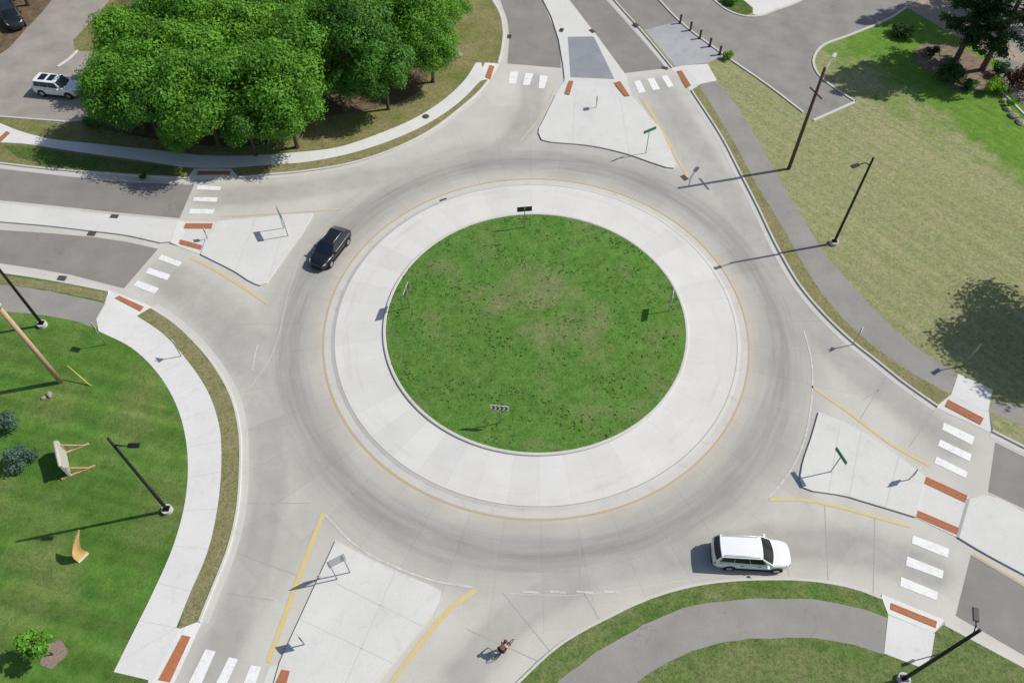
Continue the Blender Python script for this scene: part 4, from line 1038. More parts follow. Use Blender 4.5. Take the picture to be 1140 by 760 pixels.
    for x in (xf - P['fo'], xr + P['ro']):
        for s_ in (1, -1):
            bm = bmesh.new(); bmesh.ops.create_cone(bm, cap_ends=True, segments=24, radius1=rr + 0.07, radius2=rr + 0.07, depth=0.10)
            bmesh.ops.transform(bm, matrix=Matrix.Translation((x, s_ * (hw - 0.048), rr + 0.03)) @ Matrix.Rotation(PI / 2, 4, 'X'), verts=bm.verts)
            bm_obj('wheel_arch', bm, 'trim', t)
            bm = bmesh.new(); bmesh.ops.create_cone(bm, cap_ends=True, segments=28, radius1=rr, radius2=rr, depth=0.22)
            bmesh.ops.bevel(bm, geom=[e for e in bm.edges if len(e.link_faces) == 2 and any(len(q.verts) > 4 for q in e.link_faces)], offset=0.03, segments=2, affect='EDGES')
            w_ = bm_obj('wheel', bm, 'tyre', t, True); w_.location = (x, s_ * (hw - 0.095), rr); w_.rotation_euler = (PI / 2, 0, 0)
            bm = bmesh.new(); bmesh.ops.create_cone(bm, cap_ends=True, segments=20, radius1=rr * 0.66, radius2=rr * 0.62, depth=0.24)
            bm_obj('rim', bm, 'rim', w_)
    # lights, trim
    for s_ in (1, -1):
        box('headlight', (xf - 0.33, s_ * hw * 0.67, zh - 0.18), (0.34, 0.26, 0.11), 'headlight', t, Euler((0, R(18), -s_ * R(38))), 0.04)
        box('tail_light', (xr + 0.17, s_ * hw * 0.76, P['tail'] - 0.24), (0.14, 0.20, 0.30), 'taillight', t, Euler((0, 0, s_ * R(22))), 0.03)
        m_ = box('mirror', (xa - 0.42, s_ * (hw + 0.09), zb + 0.07), (0.16, 0.24, 0.15), body_mat, t, Euler((0, 0, s_ * R(12))), 0.05)
        for dx in P.get('doors', (0.25, -0.85)):
            box('door_handle', (xa - 1.05 + dx - 0.1, s_ * (hw + 0.004), zb - 0.16), (0.20, 0.03, 0.035), 'trim', t, None, 0.01)
        box('sill', (0, s_ * (hw * 0.965), 0.25), (L - 2.2, 0.09, 0.12), 'trim', t, None, 0.03)
        if racks:
            tube('roof_rail', [(xb - 0.15, s_ * wr * 0.86, H - 0.03), (xb - 0.25, s_ * wr * 0.86, H + 0.045), (xc + 0.25, s_ * wr * 0.86, H + 0.045), (xc + 0.12, s_ * wr * 0.86, H - 0.03)], 0.022, racks if isinstance(racks, str) else 'trim', t)
    box('grille', (xf - 0.035, 0, 0.52), (0.10, hw * 0.95, 0.16), 'trim', t, None, 0.03)
    box('bumper', (xf - 0.08, 0, 0.33), (0.22, hw * 1.15, 0.14), 'trim', t, None, 0.05)
    box('bumper', (xr + 0.08, 0, 0.40), (0.22, hw * 1.40, 0.16), 'trim' if P.get('rb', 1) else body_mat, t, None, 0.05)
    box('number_plate', (xr + 0.0, 0, 0.70), (0.03, 0.34, 0.16), 'plate', t)
    if sunroof:
        for x, l in ((xb - 0.62, 0.62), (xb - 1.55, 0.72)):
            box('sunroof', (x, 0, H + 0.005), (l, wr * 1.25, 0.025), 'glass', t, None, 0.008)
    return t
VAN = dict(L=5.05, W=1.98, H=1.76, belt=1.02, hood=1.02, tail=1.05, x=(1.30, 0.42, -2.12, -2.42), fo=0.93, ro=1.10, rw=0.80, wheel=0.34,
           cuts=((0.10, 0.03, 0.375, 0.335), (0.385, 0.345, 0.675, 0.675), (0.685, 0.685, 0.95, 0.96)))
SED = dict(L=4.65, W=1.86, H=1.50, belt=0.94, hood=0.92, tail=0.98, x=(1.05, 0.28, -1.35, -2.10), fo=0.92, ro=0.95, rw=0.71, wheel=0.34)
SUV = dict(L=4.85, W=1.95, H=1.76, belt=1.08, hood=1.10, tail=1.10, x=(1.12, 0.42, -1.92, -2.25), fo=0.92, ro=1.02, rw=0.77, wheel=0.37)
def heading(a, b): return adir(a, b)
gv = survey(833, 620); car((gv.x, gv.y, 0.004), R(-3.5), 'white minivan rounding the circle along the lower road', 'white car paint', VAN, 'minivan', racks='rim', name='minivan')
gb = survey(369, 281); ca_ = adir((388, 257), (354, 301))
car((gb.x, gb.y, 0.004), ca_, 'glossy black car rounding the left side of the circle', 'black car paint', SED, 'car', glass='blueglass', racks='rim', name='car')  # pale roof rails stand in for the light streak along its edge
gs = survey(68, 103, PZ); car((gs.x, gs.y, PZ + 0.004), adir((45, 100), (84, 104)), 'white sport utility with two dark roof panels parked against the trees', 'white car paint', SUV, 'car', racks=False, sunroof=True, name='parked_car')
gd = survey(16, 24, PZ); car((gd.x, gd.y, PZ + 0.004), adir((8, 8), (19, 30)), 'dark sport utility parked in the top left corner of the lot', 'dark blue grey car paint', SUV, 'car', name='parked_car')

# ------------------------------------------------------------------ cyclist
bc = survey(561, 724.5); bh = adir((554, 732), (569, 716))
bk = thing('bicycle', (bc.x, bc.y, 0.004), bh, 'dark bicycle under the rider near the bottom edge', 'bicycle')
MT['bikeframe'] = plain('dark bike frame', (0.02, 0.03, 0.04), 0.4, 0.5)
for x in (0.52, -0.52):
    bm = bmesh.new(); seg, ms = 32, 8
    rings = []
    for i in range(seg):
        a_ = 2 * PI * i / seg; rings.append([bm.verts.new(((0.325 + 0.02 * math.cos(2 * PI * k / ms)) * math.cos(a_), 0.02 * math.sin(2 * PI * k / ms), (0.325 + 0.02 * math.cos(2 * PI * k / ms)) * math.sin(a_))) for k in range(ms)])
    for i in range(seg):
        for k in range(ms): bm.faces.new((rings[i][k], rings[(i + 1) % seg][k], rings[(i + 1) % seg][(k + 1) % ms], rings[i][(k + 1) % ms]))
    bmesh.ops.recalc_face_normals(bm, faces=bm.faces)
    w_ = bm_obj('wheel', bm, 'tyre', bk, True); w_.location = (x, 0, 0.345)
    bm = bmesh.new()
    for k in range(12): add_tube(bm, [(0, 0, 0), (0.31 * math.cos(k * PI / 6), 0, 0.31 * math.sin(k * PI / 6))], 0.003, 4)
    add_tube(bm, [(0, -0.05, 0), (0, 0.05, 0)], 0.025, 8); bm_obj('spokes', bm, 'steel', w_)
bm = bmesh.new()
for a_, b_ in (((-0.08, 0, 0.30), (-0.22, 0, 0.85)), ((-0.20, 0, 0.78), (0.36, 0, 0.84)), ((-0.08, 0, 0.30), (0.38, 0, 0.74)), ((0.34, 0, 0.92), (0.40, 0, 0.66)),
               ((-0.52, 0.04, 0.345), (-0.08, 0.03, 0.30)), ((-0.52, -0.04, 0.345), (-0.08, -0.03, 0.30)), ((-0.52, 0.04, 0.345), (-0.20, 0.02, 0.78)), ((-0.52, -0.04, 0.345), (-0.20, -0.02, 0.78)),
               ((0.40, 0.04, 0.66), (0.52, 0.05, 0.345)), ((0.40, -0.04, 0.66), (0.52, -0.05, 0.345))): add_tube(bm, [a_, b_], 0.018, 8)
bm_obj('frame', bm, 'bikeframe', bk, True)
tube('handlebar', [(0.22, 0.31, 1.00), (0.34, 0.27, 1.02), (0.36, 0, 1.0), (0.34, -0.27, 1.02), (0.22, -0.31, 1.00)], 0.016, 'black', bk)
box('saddle', (-0.24, 0, 0.90), (0.27, 0.15, 0.06), 'black', bk, None, 0.025)
tube('crank', [(-0.02, 0.10, 0.14), (-0.08, 0.09, 0.30), (-0.08, -0.09, 0.30), (-0.14, -0.10, 0.46)], 0.014, 'steel', bk)
for x, y, z in ((-0.02, 0.16, 0.13), (-0.14, -0.16, 0.47)): box('pedal', (x, y, z), (0.10, 0.10, 0.025), 'black', bk)

MT['skin'] = plain('skin', (0.52, 0.29, 0.19), 0.6, 0.3)
MT['shirt'] = plain('pale peach shirt', (0.82, 0.42, 0.27), 0.9, 0.1, var=0.2, vs=9)
MT['shorts'] = plain('dark maroon shorts', (0.075, 0.020, 0.030), 0.9, 0.1)
MT['hair'] = plain('brown hair', (0.11, 0.055, 0.03), 0.8, 0.2, var=0.4, vs=30)
MT['shoe'] = plain('dark shoe', (0.03, 0.03, 0.035), 0.7, 0.2)
def skin_body(name, pts, edges, mat, parent, levels=2, root=0):
    me = bpy.data.meshes.new(name); me.from_pydata([p[:3] for p in pts], edges, [])
    o = bpy.data.objects.new(name, me); C.objects.link(o); o.parent = parent
    md = o.modifiers.new('skin', 'SKIN'); md.use_smooth_shade = True
    sk = me.skin_vertices[0].data
    for i, p in enumerate(pts):
        r_ = p[3]; sk[i].radius = (r_, p[4] if len(p) > 4 else r_); sk[i].use_root = (i == root)
    o.modifiers.new('s', 'SUBSURF').render_levels = levels
    me.materials.append(MT[mat]); return o
pr = thing('person', (bc.x, bc.y, 0.004), bh, 'cyclist in a orange peach shirt and maroon shorts leaning over the handlebar', 'person')
# one continuous body: pelvis, spine, head, arms to the grips, legs to the pedals
B_ = [(-0.22, 0, 0.98, 0.15, 0.13), (-0.10, 0, 1.14, 0.145, 0.115), (0.02, 0, 1.33, 0.16, 0.12), (0.07, 0, 1.42, 0.10, 0.09), (0.12, 0, 1.50, 0.055), (0.16, 0, 1.58, 0.085), (0.18, 0, 1.68, 0.10),
      (0.03, 0.17, 1.38, 0.065), (0.11, 0.27, 1.20, 0.048), (0.22, 0.30, 1.08, 0.038), (0.27, 0.30, 1.035, 0.035),
      (0.03, -0.17, 1.38, 0.065), (0.11, -0.27, 1.20, 0.048), (0.22, -0.30, 1.08, 0.038), (0.27, -0.30, 1.035, 0.035),
      (-0.20, 0.10, 0.93, 0.10), (0.10, 0.13, 0.62, 0.068), (-0.04, 0.14, 0.24, 0.045), (0.04, 0.15, 0.18, 0.04),
      (-0.20, -0.10, 0.93, 0.10), (0.20, -0.13, 0.84, 0.068), (-0.15, -0.14, 0.55, 0.045), (-0.07, -0.15, 0.51, 0.04)]
E_ = [(0, 1), (1, 2), (2, 3), (3, 4), (4, 5), (5, 6), (2, 7), (7, 8), (8, 9), (9, 10), (2, 11), (11, 12), (12, 13), (13, 14), (0, 15), (15, 16), (16, 17), (17, 18), (0, 19), (19, 20), (20, 21), (21, 22)]
skin_body('body', B_, E_, 'skin', pr)
# fingers closed round the grips
for s_ in (1, -1):
    for k in range(4):
        y = s_ * (0.27 + 0.022 * k - 0.012)
        tube('finger', [(0.285, y, 1.055), (0.325, y, 1.050 - 0.004 * k), (0.335, y, 1.022), (0.312, y, 1.000)], [0.010, 0.010, 0.009, 0.008], 'skin', pr, 6)
    tube('thumb', [(0.27, s_ * 0.262, 1.045), (0.29, s_ * 0.248, 1.02), (0.315, s_ * 0.25, 1.005)], [0.012, 0.011, 0.009], 'skin', pr, 6)
    # a face: eyes and ears; nose in the middle
    bm = bmesh.new(); bmesh.ops.create_uvsphere(bm, u_segments=8, v_segments=6, radius=0.014); o = bm_obj('eye', bm, 'black', pr, True); o.location = (0.268, s_ * 0.035, 1.635)
    bm = bmesh.new(); bmesh.ops.create_uvsphere(bm, u_segments=8, v_segments=6, radius=0.03); o = bm_obj('ear', bm, 'skin', pr, True); o.location = (0.16, s_ * 0.098, 1.63); o.scale = (0.7, 0.35, 1)
bm = bmesh.new(); bmesh.ops.create_cone(bm, cap_ends=True, segments=6, radius1=0.018, radius2=0.006, depth=0.04); o = bm_obj('nose', bm, 'skin', pr); o.location = (0.285, 0, 1.605); o.rotation_euler = (0, R(60), 0)
bm = bmesh.new(); bmesh.ops.create_uvsphere(bm, u_segments=20, v_segments=14, radius=0.125)
bmesh.ops.delete(bm, geom=[v_ for v_ in bm.verts if v_.co.z < -0.02 and v_.co.x > -0.04 or v_.co.z < -0.09], context='VERTS')
o = bm_obj('hair', bm, 'hair', pr, True); o.location = (0.155, 0, 1.665); o.scale = (1.0, 0.88, 0.95)
skin_body('shirt', [(-0.20, 0, 1.02, 0.165, 0.145), (-0.10, 0, 1.14, 0.165, 0.13), (0.02, 0, 1.33, 0.185, 0.14), (0.06, 0, 1.41, 0.11, 0.10), (0.03, 0.17, 1.38, 0.082), (0.085, 0.235, 1.265, 0.07), (0.03, -0.17, 1.38, 0.082), (0.085, -0.235, 1.265, 0.07)],
          [(0, 1), (1, 2), (2, 3), (2, 4), (4, 5), (2, 6), (6, 7)], 'shirt', pr)
skin_body('shorts', [(-0.22, 0, 0.99, 0.17, 0.15), (-0.19, 0.11, 0.92, 0.12), (0.02, 0.135, 0.70, 0.095), (-0.19, -0.11, 0.92, 0.12), (0.10, -0.135, 0.87, 0.095)], [(0, 1), (1, 2), (0, 3), (3, 4)], 'shorts', pr)
for x, y, z in ((0.02, 0.15, 0.175), (-0.09, -0.15, 0.505)): box('shoe', (x, y, z), (0.27, 0.10, 0.085), 'shoe', pr, None, 0.035)

# ------------------------------------------------------------------ sculptures on the lawn
a = survey(79, 531, GZ); e = survey(73, 502, GZ); mid = (a + e) / 2; ang = math.atan2(e.y - a.y, e.x - a.x); Lp = (e - a).length
t = thing('sculpture', mid, ang, 'weathered wooden panel sculpture propped on brown timber feet', 'sculpture')
bm = bmesh.new()
pr_ = [(-Lp / 2, 0.12), (Lp / 2, 0.12), (Lp / 2 + 0.1, 1.35), (Lp / 2 - 0.25, 1.85), (-0.2, 1.55), (-Lp / 2 + 0.05, 1.72)]
F0 = [bm.verts.new((x, -0.08, z)) for x, z in pr_]; F1 = [bm.verts.new((x, 0.08, z)) for x, z in pr_]
bm.faces.new(F0); bm.faces.new(F1[::-1])
for k in range(6): bm.faces.new((F0[k], F1[k], F1[(k + 1) % 6], F0[(k + 1) % 6]))
bmesh.ops.recalc_face_normals(bm, faces=bm.faces); bm_obj('panel', bm, 'greywood', t)
tube('top_log', [(-Lp / 2 - 0.05, 0, 1.70), (-0.2, 0.02, 1.62), (Lp / 2 - 0.3, 0, 1.86)], [0.10, 0.16, 0.09], 'greywood', t, 9)
for x, l in ((-Lp / 2 + 0.1, 1.0), (Lp / 2 - 0.2, 0.6)):
    box('foot', (x, -0.55, 0.07), (0.16, 1.9 + l * 0.4, 0.15), 'legwood', t, None, 0.02)
    tube('brace', [(x, -1.25, 0.12), (x, -0.08, 1.15)], 0.055, 'legwood', t, 8)
a = survey(87, 625, GZ); e = survey(97.5, 615, GZ); mid = (a + e) / 2; tip = survey(88, 590, GZ + 2.5) - mid; wv = (e - a) / 2
t = thing('sculpture', mid, 0, 'honey coloured wooden sail shaped sculpture rising from the lawn', 'sculpture')
bm = bmesh.new(); rows = []; nrm = wv.cross(tip).normalized()
for k in range(15):
    u = k / 14; q0 = tip * u + Vector((0, 0, 0.02)) - Vector((tip.x, tip.y, 0)) * 0.55 * math.sin(PI * u) * 0.5 - wv * 0.35 * math.sin(PI * u)
    w_ = wv * (1.0 - 0.15 * u - 0.80 * u ** 3)
    rows.append([bm.verts.new(q0 + w_ * q + nrm * (d_ - 0.10 * (1 - q * q) * math.sin(PI * u))) for d_ in (-0.05, 0.05) for q in (-1, -0.5, 0, 0.5, 1)])
for r0, r1 in zip(rows, rows[1:]):
    for k in range(4):
        bm.faces.new((r0[k], r0[k + 1], r1[k + 1], r1[k])); bm.faces.new((r0[5 + k], r1[5 + k], r1[6 + k], r0[6 + k]))
    bm.faces.new((r0[0], r1[0], r1[5], r0[5])); bm.faces.new((r0[4], r0[9], r1[9], r1[4]))
for r0 in (rows[-1], rows[0]): bm.faces.new([r0[k] for k in (0, 1, 2, 3, 4, 9, 8, 7, 6, 5)])
bmesh.ops.recalc_face_normals(bm, faces=bm.faces); bm_obj('sail', bm, 'sailwood', t, False)
box('base', (0, 0, 0.02), (wv.length * 2.1, 0.30, 0.07), 'kerb', t, Euler((0, 0, math.atan2(wv.y, wv.x))), 0.02)

# ------------------------------------------------------------------ vegetation
import numpy as np
def quads_mesh(name, cen, nrm, size, tint, mat, aspect=0.62, seed=0):
    """one small bent-free leaf clump face per row"""
    rs = np.random.RandomState(seed); n = len(cen)
    nrm = nrm / (np.linalg.norm(nrm, axis=1)[:, None] + 1e-9)
    h = rs.normal(size=(n, 3)); a_ = np.cross(nrm, h); a_ /= (np.linalg.norm(a_, axis=1)[:, None] + 1e-9); b_ = np.cross(nrm, a_)
    a_ = a_ * size[:, None] * 0.5; b_ = b_ * size[:, None] * 0.5 * aspect
    V = np.stack([cen - a_, cen + b_ - a_ * 0.1, cen + a_, cen - b_ + a_ * 0.15], 1).reshape(-1, 3)
    me = bpy.data.meshes.new(name); me.vertices.add(4 * n); me.vertices.foreach_set('co', V.ravel())
    me.loops.add(4 * n); me.loops.foreach_set('vertex_index', np.arange(4 * n)); me.polygons.add(n)
    me.polygons.foreach_set('loop_start', np.arange(n) * 4); me.update(calc_edges=True)
    at_ = me.attributes.new('tint', 'FLOAT', 'FACE'); at_.data.foreach_set('value', tint.astype(np.float32))
    me.materials.append(MT[mat]); return me
def crown_data(rx, rz, zc, ncl, nlf, seed, cr=(0.30, 0.46), lo=-0.55):
    rs = np.random.RandomState(seed); cl = []
    while len(cl) < ncl:
        d = rs.normal(size=3); d /= np.linalg.norm(d)
        if d[2] < lo: continue
        r_ = rs.uniform(0.52, 0.86) if rs.rand() < 0.8 else rs.uniform(0.1, 0.5)
        cl.append((d[0] * rx * r_, d[1] * rx * r_, zc + d[2] * rz * r_, rx * rs.uniform(*cr), rs.uniform(-0.25, 0.25)))
    cl = np.array(cl); w = cl[:, 3] ** 2; k = rs.choice(ncl, nlf, p=w / w.sum())
    d = rs.normal(size=(nlf, 3)); d[:, 2] += 0.35; d /= np.linalg.norm(d, axis=1)[:, None]
    rad = cl[k, 3] * (1 - 0.55 * rs.rand(nlf) ** 2.2) * (1 + 0.14 * rs.normal(size=nlf))
    cen = cl[k, :3] + d * rad[:, None] * np.array([1, 1, 0.78])
    nrm = d * 1.25 + rs.normal(size=(nlf, 3)) * 0.55 + np.array([0, 0, 0.2])
    tint = np.clip(0.5 + cl[k, 4] * 0.8 + rs.normal(size=nlf) * 0.16, 0, 1)
    return cl, cen, nrm, tint
def tree_proto(rx, rz, zc, ncl, nlf, size, mat, seed, tr=0.22, bmat='bark'):
    cl, cen, nrm, tint = crown_data(rx, rz, zc, ncl, nlf, seed)
    rs = np.random.RandomState(seed + 99)
    cm = quads_mesh('crown', cen, nrm, size * rs.uniform(0.6, 1.4, nlf), tint, mat, seed=seed)
    bm = bmesh.new(); zt = zc - rz * 0.35
    add_tube(bm, [(0, 0, -0.15), (0.03, 0.02, 0.5), (0.1, -0.05, zt * 0.6), (0.02, 0.08, zt), (0.0, 0.0, zc + rz * 0.4)], [tr * 1.5, tr, tr * 0.82, tr * 0.6, tr * 0.15], 9)
    for i in range(min(14, ncl)):
        c_ = Vector(cl[i, :3]); s0 = Vector((0.05, 0, zt * (0.55 + 0.5 * rs.rand()))); m_ = (s0 + c_) / 2 + Vector((0, 0, -0.35))
        add_tube(bm, [s0, m_, c_], [tr * 0.42, tr * 0.27, tr * 0.08], 6)
    bmesh.ops.recalc_face_normals(bm, faces=bm.faces)
    tm = bpy.data.meshes.new('trunk'); bm.to_mesh(tm); bm.free(); tm.materials.append(MT[bmat])
    return cm, tm
def place(name, cm, tm, loc, rz, sc, label, cat='tree', group=None):
    t = thing(name, loc, rz, label, cat, group); t.scale = (sc, sc, sc) if not isinstance(sc, tuple) else sc
    for nm, me in (('crown', cm), ('trunk', tm)):
        if me is None: continue
        o = bpy.data.objects.new(nm, me); C.objects.link(o); o.parent = t
    return t
PR = {
 'A': tree_proto(4.4, 3.3, 6.2, 26, 27000, 0.27, 'leafA', 1, 0.26),
 'B': tree_proto(4.0, 3.6, 6.2, 24, 23000, 0.26, 'leafB', 2, 0.24),
 'C': tree_proto(4.2, 3.1, 5.6, 24, 25000, 0.28, 'leafC', 3, 0.22),
 'D': tree_proto(3.4, 3.4, 5.6, 22, 18000, 0.25, 'leafB', 4, 0.18),
 'E': tree_proto(4.2, 3.2, 6.0, 26, 24000, 0.27, 'leafA', 5, 0.25),
}
PZC = {'A': 6.2, 'B': 6.2, 'C': 5.6, 'D': 5.6, 'E': 6.0}
def wood(px, kind, sc, label, zs=1.0, name='broadleaf_tree', grp='broadleaf trees of the corner wood'):
    b = survey(px[0], px[1], PZC[kind] * sc * zs + GZ)
    place(name, *PR[kind], (b.x, b.y, GZ), rnd.uniform(0, 6.28), (sc, sc, sc * zs), label, 'tree', grp)
wood((135, 92), 'E', 0.95, 'leftmost broad tree of the wood, half hiding the white parked car', 1.0)
wood((150, 38), 'C', 0.95, 'bright green tree of the wood at the corner of the parking lot')
wood((205, 68), 'C', 1.05, 'large bright tree of the wood behind the leftmost tree')
wood((222, 106), 'A', 0.95, 'broad tree of the wood directly above the small bright tree', 1.0)
wood((200, 20), 'A', 0.98, 'green tree at the top edge, right of the tree at the lot corner')
wood((270, 40), 'C', 1.0, 'bright tree near the top edge in the middle of the wood')
wood((292, 86), 'A', 1.08, 'broadest tree in the middle of the wood', 0.9)
wood((318, 118), 'E', 0.84, 'round tree at the lower right corner of the wood, over the bend of the sidewalk', 0.95)
wood((163, 118), 'B', 0.80, 'dark tree of the wood over the shaded end of the lot', 0.95)
wood((272, 136), 'B', 0.66, 'shaded tree low in the wood, right of the small bright tree', 0.95)
wood((335, 45), 'E', 1.0, 'tall tree of the wood above the round corner tree')
wood((395, 35), 'B', 1.05, 'dark tree of the wood left of the tree with the bare trunk')
wood((310, 0), 'A', 0.95, 'tree cut by the top edge above the middle of the wood')
wood((380, -12), 'E', 0.95, 'tree cut by the top edge, behind the dark tree')
wood((425, 72), 'D', 0.92, 'slim dark young tree whose bare trunk shows on the dry grass')
wood((478, 50), 'E', 0.72, 'green bushy tree at the right end of the wood near the top road')
wood((450, 15), 'A', 0.85, 'full tree at the top right of the wood')
wood((497, 5), 'C', 0.62, 'small light tree at the right tip of the wood by the top edge')
wood((122, 122), 'D', 0.55, 'dark low tree at the left foot of the wood beside the lot kerb', 0.75)
wood((376, 92), 'B', 0.62, 'small dark tree in shade between the round tree and the bare trunk', 0.8)
b = survey(200, 146, 2.6); place('broadleaf_tree', *PR['C'], (b.x, b.y, GZ), 1.0, (0.48, 0.48, 0.44), 'small bright green tree in front of the wood, above the shaded sidewalk', 'tree', 'broadleaf trees of the corner wood')
b = survey(8, -40, 5); place('broadleaf_tree', *PR['B'], (b.x, b.y, GZ), 2.0, 0.9, 'dark tree at the top left edge, over the dark parked car', 'tree')
# out of frame on the right: the tree whose shadow lies on the tan lawn
b = survey(1233, 362); place('broadleaf_tree', *PR['B'], (b.x, b.y, GZ), 0.4, (1.35, 1.35, 1.30), 'large tree beyond the right edge whose shadow falls on the tan lawn', 'tree')

# pines in the far right corner
def pine_proto(h, r0, seed, z0=0.28):
    rs = np.random.RandomState(seed); bm = bmesh.new(); add_tube(bm, [(0, 0, -0.2), (0.05, 0, h * 0.4), (0, 0.05, h * 0.98)], [0.30, 0.21, 0.04], 9)
    cen, nrm, tint, sz = [], [], [], []
    z = h * z0
    while z < h * 0.98:
        u = (z / h - z0) / (1 - z0); rr = r0 * (1 - u) ** 0.75 * (0.75 + 0.25 * min(1, u * 5))
        for k in range(4):
            a_ = rs.uniform(0, 2 * PI); L = rr * rs.uniform(0.7, 1.1); dz = -0.08 * L + 0.25 * u * L
            tip = Vector((math.cos(a_) * L, math.sin(a_) * L, z + dz))
            add_tube(bm, [(0, 0, z), tuple((Vector((0, 0, z)) + tip) / 2 + Vector((0, 0, 0.12))), tuple(tip)], [0.05, 0.035, 0.012], 5)
            n = int(26 + 40 * L)
            s_ = rs.uniform(0.25, 1.05, n) ** 0.8; side = rs.normal(size=n) * 0.26 * (0.4 + L * 0.22)
            p_ = np.stack([math.cos(a_) * L * s_ - math.sin(a_) * side, math.sin(a_) * L * s_ + math.cos(a_) * side, z + dz * s_ + rs.normal(size=n) * 0.11 + 0.06], 1)
            cen.append(p_); nrm.append(rs.normal(size=(n, 3)) + np.array([0, 0, 0.9])); tint.append(np.clip(0.45 + rs.normal(size=n) * 0.22, 0, 1)); sz.append(rs.uniform(0.24, 0.50, n))
        z += rs.uniform(0.30, 0.50)
    cm = quads_mesh('crown', np.concatenate(cen), np.concatenate(nrm), np.concatenate(sz), np.concatenate(tint), 'needle', 0.35, seed)
    bmesh.ops.recalc_face_normals(bm, faces=bm.faces); tm = bpy.data.meshes.new('trunk'); bm.to_mesh(tm); bm.free(); tm.materials.append(MT['pinebark'])
    return cm, tm
PN = [pine_proto(15.0, 3.9, 11, 0.20), pine_proto(16.0, 4.2, 12, 0.22)]
for px, k, sc, lb in (((1064, 67), 0, 1.05, 'dark pine nearer the road corner, its trunk rising from the mulch bed'), ((1093, 78), 1, 1.08, 'tall dark pine with a thick trunk beside the lime bush'),
                      ((1138, 24), 1, 1.0, 'dark pine behind the other two in the top right corner'), ((1092, 6), 0, 1.05, 'dark pine at the top edge whose shadow falls across the old road')):
    b = survey(*px, GZ); place('pine_tree', *PN[k], b, rnd.uniform(0, 6), sc, lb, 'pine tree', 'dark pines of the far right corner')

# shrubs
def shrub(px, r, mat, label, seed, hz=0.75, n=1100, size=0.20, z=GZ, group=None, name='shrub', cat='shrub'):
    cl, cen, nrm, tint = crown_data(r, r * hz, r * hz * 0.75, 12, n, seed, (0.35, 0.55), -0.2)
    rs = np.random.RandomState(seed); me = quads_mesh('foliage', cen, nrm, size * rs.uniform(0.6, 1.4, n), tint, mat, 0.55, seed)
    b = survey(*px, z); t = thing(name, b, rnd.uniform(0, 6), label, cat, group)
    o = bpy.data.objects.new('foliage', me); C.objects.link(o); o.parent = t
    bm = bmesh.new()
    for i in range(6): add_tube(bm, [(0, 0, -0.05), tuple(cl[i, :3])], [0.03, 0.01], 5)
    bm_obj('stem', bm, 'bark', t); return t
shrub((27, 515), 0.98, 'spruce', 'round blue green dwarf spruce left of the wooden panel sculpture', 21, 0.85, 2600, 0.16, group='blue green dwarf spruces', name='dwarf_spruce')
shrub((9, 477), 1.0, 'spruce', 'blue green dwarf spruce cut by the left edge', 22, 0.85, 2600, 0.16, group='blue green dwarf spruces', name='dwarf_spruce')
shrub((811, 66), 0.55, 'lime', 'bright lime green shrub at the end of the bollard row', 23, 0.9, 800, 0.16)
shrub((1104, 103), 1.0, 'lime', 'lime green bush at the edge of the lawn under the pines', 24, 0.8, 1500, 0.22)
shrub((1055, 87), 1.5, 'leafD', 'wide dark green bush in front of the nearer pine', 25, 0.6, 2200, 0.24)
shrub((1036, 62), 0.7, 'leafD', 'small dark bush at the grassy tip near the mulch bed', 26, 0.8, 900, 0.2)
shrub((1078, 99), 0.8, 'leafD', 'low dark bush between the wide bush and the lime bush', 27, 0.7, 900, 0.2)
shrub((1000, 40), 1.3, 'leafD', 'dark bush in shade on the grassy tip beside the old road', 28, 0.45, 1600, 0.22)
shrub((1136, 100), 1.7, 'barberry', 'dark red bush at the right edge beneath the pines', 29, 0.85, 2600, 0.22)
shrub((1112, 84), 1.0, 'leafD', 'dark green bush behind the lime bush', 30, 0.8, 1400, 0.22)
shrub((1122, 118), 0.45, 'leafA', 'tiny leafy plant by the edging beside the lawn', 31, 0.8, 400, 0.16)
shrub((812, 4), 0.9, 'leafA', 'low green bush in the planted corner at the top edge', 32, 0.5, 900, 0.2)
shrub((160, 199), 0.35, 'leafD', 'small dark plant at the kerb of the shaded road', 33, 0.8, 250, 0.16, z=0.13)
shrub((104, 140), 0.8, 'leafB', 'low leafy bush at the shaded corner of the lot', 34, 0.6, 900, 0.22)
shrub((272, 152), 0.9, 'leafD', 'low bush in the leaf litter under the trees', 35, 0.6, 900, 0.22)
# longer grass standing in the circle lawn
MT['tuft'] = leaf('grass tufts', (0.105, 0.200, 0.040), (0.260, 0.370, 0.120))
rs = np.random.RandomState(77); nT, nB = 2800, 5
ra, an = 11.85 * np.sqrt(rs.rand(nT)), rs.rand(nT) * 2 * PI
tx, ty = ra * np.cos(an), ra * np.sin(an); keep = np.sin(tx * 1.1 + 2 * np.sin(ty * 0.7)) + np.sin(ty * 1.3 + tx * 0.4) + rs.normal(size=nT) * 0.9 > 0.1
tx, ty = tx[keep], ty[keep]; nT = len(tx); hs = rs.uniform(0.05, 0.15, nT)
bx = np.repeat(tx, nB) + rs.normal(size=nT * nB) * 0.05; by = np.repeat(ty, nB) + rs.normal(size=nT * nB) * 0.05; hh = np.repeat(hs, nB)
bz = 0.30 + 0.32 * (1 - np.minimum(1, (bx * bx + by * by) / 144)) + hh * 0.45
rs2 = rs.normal(size=(nT * nB, 3)); rs2[:, 2] *= 0.3; rs2[:, 2] += 0.8
me = quads_mesh('grass', np.stack([bx, by, bz], 1), rs2, hh * 1.2, np.clip(0.45 + rs.normal(size=nT * nB) * 0.25, 0, 1), 'tuft', 0.55, 78)
o = bpy.data.objects.new('grass', me); C.objects.link(o); setp(o, kind='stuff', label='longer green tufts standing in the circle lawn', category='grass')
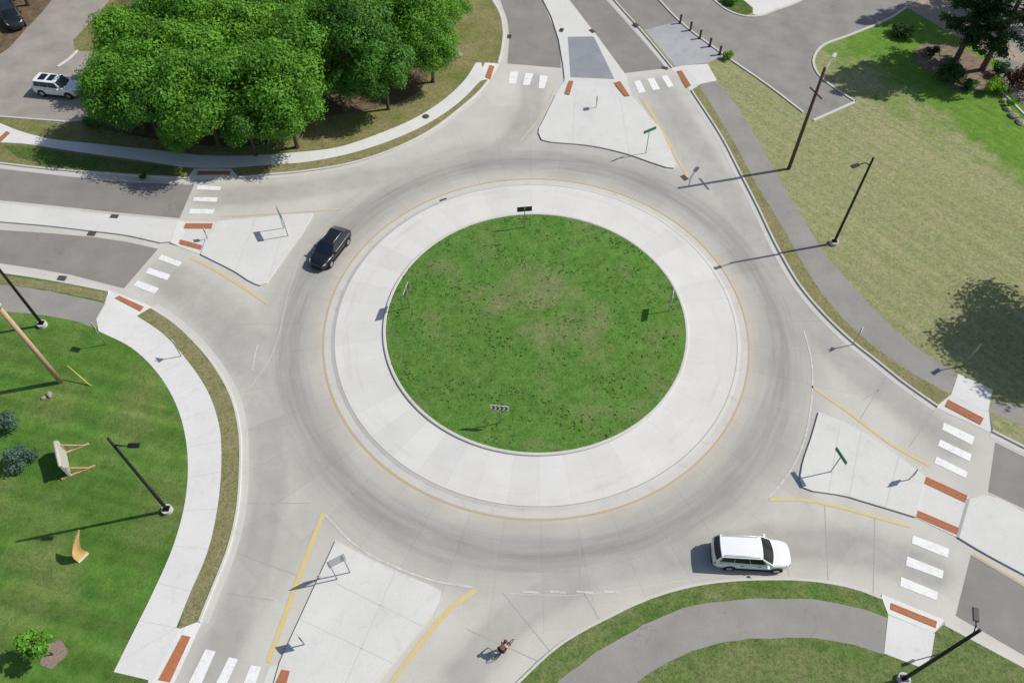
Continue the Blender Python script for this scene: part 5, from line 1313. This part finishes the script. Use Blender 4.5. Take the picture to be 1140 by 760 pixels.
# sapling in its mulch ring
b = survey(59, 728, GZ)
sheet('mulch_ring', [(b.x + (0.78 + 0.10 * math.sin(3 * a_ + 1)) * math.cos(a_), b.y + (0.80 + 0.08 * math.cos(5 * a_)) * math.sin(a_)) for a_ in [k * PI / 16 for k in range(32)]], GZ + 0.012, 'pinkmulch')
cl, cen, nrm, tint = crown_data(0.95, 0.95, 2.35, 16, 1500, 41, (0.28, 0.45), -0.7)
cm = quads_mesh('crown', cen, nrm, 0.24 * np.random.RandomState(4).uniform(0.6, 1.4, 1500), tint, 'sap', 0.6, 41)
bm = bmesh.new(); add_tube(bm, [(0, 0, -0.05), (0.02, 0.01, 1.2), (0, 0, 2.6)], [0.05, 0.04, 0.015], 8)
for i in range(8): add_tube(bm, [(0, 0, 1.2 + 0.12 * i), tuple(cl[i, :3])], [0.02, 0.008], 5)
tm = bpy.data.meshes.new('trunk'); bm.to_mesh(tm); bm.free(); tm.materials.append(MT['bark'])
place('sapling', cm, tm, b, 0.3, 1.0, 'bright green sapling planted in a pinkish mulch ring', 'sapling')

# rocks
def rock(px, r, label, seed, mat='rock', z=GZ, group=None):
    rs = random.Random(seed); bm = bmesh.new(); bmesh.ops.create_icosphere(bm, subdivisions=2, radius=r)
    ph = [rs.uniform(0, 6) for _ in range(6)]
    for v_ in bm.verts:
        n_ = v_.co.normalized(); k = 1 + 0.16 * math.sin(3 * n_.x + ph[0]) + 0.14 * math.sin(4 * n_.y + ph[1]) + 0.12 * math.sin(5 * n_.z + ph[2])
        v_.co = Vector((n_.x * r * k * 1.2, n_.y * r * k, max(-0.3 * r, n_.z * r * k * 0.7)))
    o = bm_obj('rock', bm, mat); b = survey(*px, z); o.location = (b.x, b.y, z + r * 0.25); o.rotation_euler = (0, 0, rs.uniform(0, 6))
    setp(o, label=label, category='rock', group=group)
for i, (px, r_, lb) in enumerate((((1117, 113), 0.32, 'topmost fieldstone of the row edging the lawn at the right'), ((1121, 122), 0.36, 'second fieldstone from the top of the lawn edging row'), ((1127, 130), 0.40, 'third fieldstone from the top of the lawn edging row'),
                                  ((1135, 137), 0.38, 'lowest fieldstone of the row at the right edge'))): rock(px, r_, lb, i + 50, group='fieldstones edging the lawn')
rock((1028, 58), 0.4, 'pale boulder at the tip of the mulch bed', 60); rock((1072, 93), 0.35, 'pale boulder among the bushes under the pines', 61)
rock((56, 440), 0.24, 'pale stone on the lawn just below the tan pole', 62); rock((49, 443), 0.15, 'small grey stone left of the pale stone below the tan pole', 63)
rock((510, 62), 0.4, 'grey boulder on the dry bank by the top road', 64)
